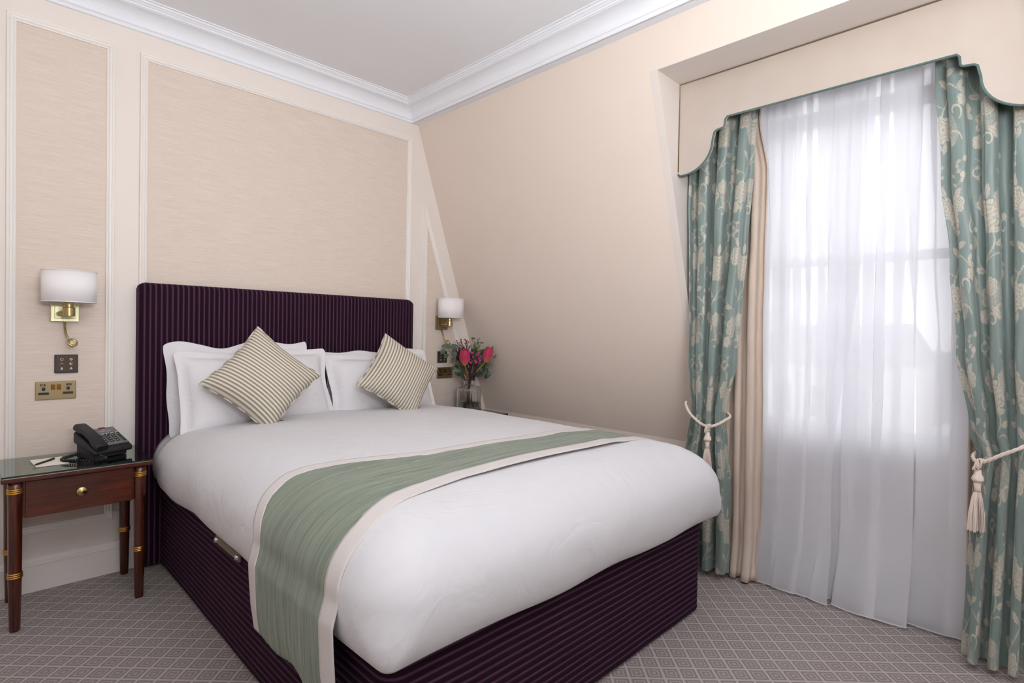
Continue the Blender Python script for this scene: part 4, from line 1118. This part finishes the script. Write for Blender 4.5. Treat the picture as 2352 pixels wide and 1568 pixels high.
def pat_at(s, t):
    i = (s % TW)/RS; j = (t % TH)/RS; i0, j0 = int(i) % nx_, int(j) % ny_; fi, fj = i-int(i), j-int(j); i1, j1 = (i0+1) % nx_, (j0+1) % ny_
    return float((pat[j0, i0]*(1-fi)+pat[j0, i1]*fi)*(1-fj)+(pat[j1, i0]*(1-fi)+pat[j1, i1]*fi)*fj)

# ------------------------------------------------------------------ curtains
def curtain(name, yl, yr, xb, amp, folds, ztop, zbot, nu, nv, mat, cloth_w, seed, lat=.35, pattern=None, thick=0, tie=None, parent=None, xoff=None, hemz=None, phase=0, rnd=.5, fine=0):
    """yl/yr: tables z -> y; folds run vertically; returns the object"""
    ph_ = phase
    def P(u, v):
        z = lerp(ztop, zbot, v)
        if hemz: z = lerp(ztop, hemz(u), v)
        a_, b_ = interp(yl, z), interp(yr, z)
        w = u + .028*noise.noise(Vector((u*3.1+seed, z*.35, 1.1)))
        an = 2*PI*folds*w+ph_+rnd*noise.noise(Vector((u*folds*.7, z*.55, seed)))*2
        A = amp(z) if callable(amp) else amp
        A *= .75+.5*abs(noise.noise(Vector((round(w*folds)*3.3+seed, z*.3, 2))))*2
        c = math.cos(an); c = math.copysign(abs(c)**.8, c)
        x = xb - A*c + .006*noise.noise(Vector((u*14, z*5, seed)))
        if xoff: x += xoff(u, z)
        y = lerp(a_, b_, u) + abs(b_-a_)/folds*lat*math.sin(2*an)*-.35
        if fine:
            a2 = 2*PI*folds*3.7*u+6*noise.noise(Vector((u*6, z*.25, seed+4))); fa = fine*(.35+.65*max(0, (z-.4)/2))
            x -= fa*math.cos(a2); y += fa*1.1*math.sin(2*a2)
        return Vector((x, y, z))
    attrs = {}
    if pattern is not None:
        attrs['pat'] = lambda u, v: pat_at(u*cloth_w+pattern[0], lerp(ztop, zbot, v)+pattern[1])
        attrs['uvw'] = lambda u, v: (u*cloth_w, lerp(ztop, zbot, v), 0.0)
    return grid(P, nu, nv, name, mat, parent, attrs, thick)

yLL = [(.0, -1.905), (.55, -1.90), (.84, -1.935), (1.1, -1.915), (2.1, -1.895), (2.48, -1.895)]
yLR = [(.0, -2.15), (.5, -2.145), (.70, -2.125), (.82, -2.112), (1.1, -2.155), (1.35, -2.172), (1.7, -2.196), (2.05, -2.215), (2.35, -2.228)]
cl = curtain('curtain', yLL, yLR, 2.70, lambda z: interp([(0, .034), (.6, .030), (.82, .020), (1.1, .028), (2.4, .032)], z), 3.4, 2.47, .035, 300, 680, JAC, .92, 3.0, .30, (0.02, .17), .0015, phase=.4)
tag(cl, 'left green floral jacquard curtain tied back beside the sloped wall', 'curtain', 'green floral curtains')
yRR = [(.0, -3.243), (2.4, -3.243)]
yRL = [(.0, -3.060), (.3, -3.068), (.6, -3.075), (.79, -3.088), (.9, -3.062), (1.2, -3.017), (1.53, -2.989), (1.88, -2.953), (2.30, -2.925), (2.4, -2.92)]
cr = curtain('curtain', yRL, yRR, 2.685, lambda z: interp([(0, .034), (.6, .030), (.79, .020), (1.1, .028), (2.4, .034)], z), 3.3, 2.47, .03, 300, 680, JAC, .96, 8.0, .28, (0.10, .05), .0015, phase=2.6)
tag(cr, 'right green floral jacquard curtain tied back at the right edge of the photograph', 'curtain', 'green floral curtains')
bl = curtain('blackout_curtain', [(0, -1.90), (2.4, -1.90)], [(0, -2.262), (.3, -2.256), (.74, -2.254), (1.39, -2.243), (2.02, -2.246), (2.33, -2.20)], 2.80, .028, 5.5, 2.46, .012, 150, 90, BEIGE, .5, 5, .3, None, .0015,
    xoff=lambda u, z: -.05*max(0, 1-z/.18)*u, phase=1.2)
tag(bl, 'beige blackout curtain showing between the left green curtain and the sheer', 'curtain', 'beige blackout curtains')
br = curtain('blackout_curtain', [(0, -3.055), (.9, -3.045), (1.5, -3.03), (2.4, -3.0)], [(0, -3.24), (2.4, -3.24)], 2.79, .022, 3.5, 2.46, .012, 100, 60, BEIGE, .5, 9, .3, None, .0015, phase=.5)
tag(br, 'beige blackout curtain glimpsed behind the right green curtain', 'curtain', 'beige blackout curtains')
# sheers
def hem(seed): return lambda u: .010+.008*abs(noise.noise(Vector((u*5, seed, 0))))
s1 = curtain('sheer_curtain', [(0, -2.20), (2.4, -2.16)], [(0, -2.558), (.3, -2.575), (1.2, -2.60), (2.4, -2.60)], 2.872, lambda z: interp([(0, .058), (.5, .036), (1.2, .022), (2.4, .014)], z), 4.0, 2.44, .01, 320, 110, VOILE, 1, 21, 1.5, hemz=hem(1), xoff=lambda u, z: -.05*max(0, 1-z/.35)**1.5*(.3+u*.6), rnd=1.0, fine=.0065)
tag(s1, 'left white sheer voile curtain across the dormer window', 'curtain', 'white sheer curtains')
s2 = curtain('sheer_curtain', [(0, -2.565), (.3, -2.58), (1.2, -2.58), (2.4, -2.57)], [(0, -3.10), (2.4, -3.05)], 2.888, lambda z: interp([(0, .062), (.5, .038), (1.2, .024), (2.4, .014)], z), 4.2, 2.44, .01, 360, 110, VOILE, 1, 33, 1.5, hemz=hem(2), xoff=lambda u, z: (-.07*math.sin(min(1, u*1.6)*PI)+.035*u)*max(0, 1-z/.45)**1.4, rnd=1.2, phase=.8, fine=.0065)
tag(s2, 'right white sheer voile curtain across the dormer window', 'curtain', 'white sheer curtains')
for s_ in (s1, s2):
    nu = 320 if s_ is s1 else 360
    n1 = nu+1; vs = s_.data.vertices; tot = len(vs)
    pts = [vs[tot-n1+i].co.copy()+Vector((0, 0, .004)) for i in range(0, n1, 2)]
    put('hem', tube(bmesh.new(), pts, .0024, 5), VOILE_HEM, s_, True)
# tiebacks
def twist(bm, pts, r, strands=2, tw=55):
    L = [0]
    for a_, b_ in zip(pts, pts[1:]): L.append(L[-1]+(b_-a_).length)
    for s_ in range(strands):
        out = []
        for i, p in enumerate(pts):
            d_ = (pts[min(i+1, len(pts)-1)]-pts[max(i-1, 0)]).normalized(); n1 = d_.cross(Vector((.3, .1, 1))).normalized(); n2 = n1.cross(d_); an = 2*PI*s_/strands+L[i]*tw*2
            out.append(p+(math.cos(an)*n1+math.sin(an)*n2)*r*.55)
        tube(bm, out, r*.62, 6)
    return bm
def tieback(label, ropes, knot, tz0, spin=0):
    t = thing('curtain_tieback', label, 'tieback', knot, 0, 'cream rope tiebacks'); k = Vector(knot)
    bm = bmesh.new()
    for rp_ in ropes: twist(bm, [p-k for p in spline(rp_, 22)], .0062, 3)
    put('rope', bm, ROPE, t, True)
    bm = bmesh.new()
    for q in range(5):
        an = q*1.26; twist(bm, [Vector((.016*math.cos(s*.5+an)*math.cos(an), .016*math.cos(s*.5+an)*math.sin(an)*.9, .020*math.sin(s*.5))) for s in range(13)], .0045, 2)
    lathe(bm, [(0, -.018), (.010, -.020), (.011, -.035), (.017, -.045), (.019, -.055), (.014, -.064), (0, -.066)], 16)
    put('knot', bm, ROPE, t, True)
    put('tassel_neck', lathe(bmesh.new(), [(.010, -.062), (.0115, -.068), (.0095, -.085), (.0105, -.100), (0, -.101)], 16), ROPE, t, True)
    bm = bmesh.new(); rr = random.Random(5)
    for q in range(150):
        an = rr.uniform(0, 2*PI); ro = math.sqrt(rr.random()); L = tz0+rr.uniform(-.004, .008)
        p = [(.009*ro*math.cos(an), .009*ro*math.sin(an), -.098), (.016*ro*math.cos(an), .016*ro*math.sin(an), -.125), (.023*ro*math.cos(an+.1), .023*ro*math.sin(an+.1), -.18), (.026*ro*math.cos(an+.15), .026*ro*math.sin(an+.15), -L)]
        tube(bm, p, .0013, 4, False)
    tag(put('tassel_fringe', bm, ROPE, t), kind='stuff')
kx = 2.635
tieback('cream rope tieback with tassel holding the left green curtain', [
    [(2.72, -1.895, .875), (2.66, -1.925, .865), (2.635, -1.965, .825), (kx, -2.02, .785), (kx, -2.058, .772)],
    [(kx, -2.058, .772), (kx+.005, -2.095, .785), (2.68, -2.125, .81), (2.74, -2.12, .83), (2.78, -2.0, .87), (2.76, -1.895, .885)]], (kx-.004, -2.060, .765), .235)
tieback('cream rope tieback with tassel holding the right green curtain', [
    [(2.70, -3.246, .90), (2.635, -3.215, .862), (2.62, -3.16, .825), (2.625, -3.12, .795), (kx, -3.098, .785)],
    [(kx, -3.098, .785), (2.66, -3.080, .785), (2.72, -3.075, .80), (2.76, -3.12, .83), (2.75, -3.246, .89)]], (kx-.004, -3.094, .776), .240)
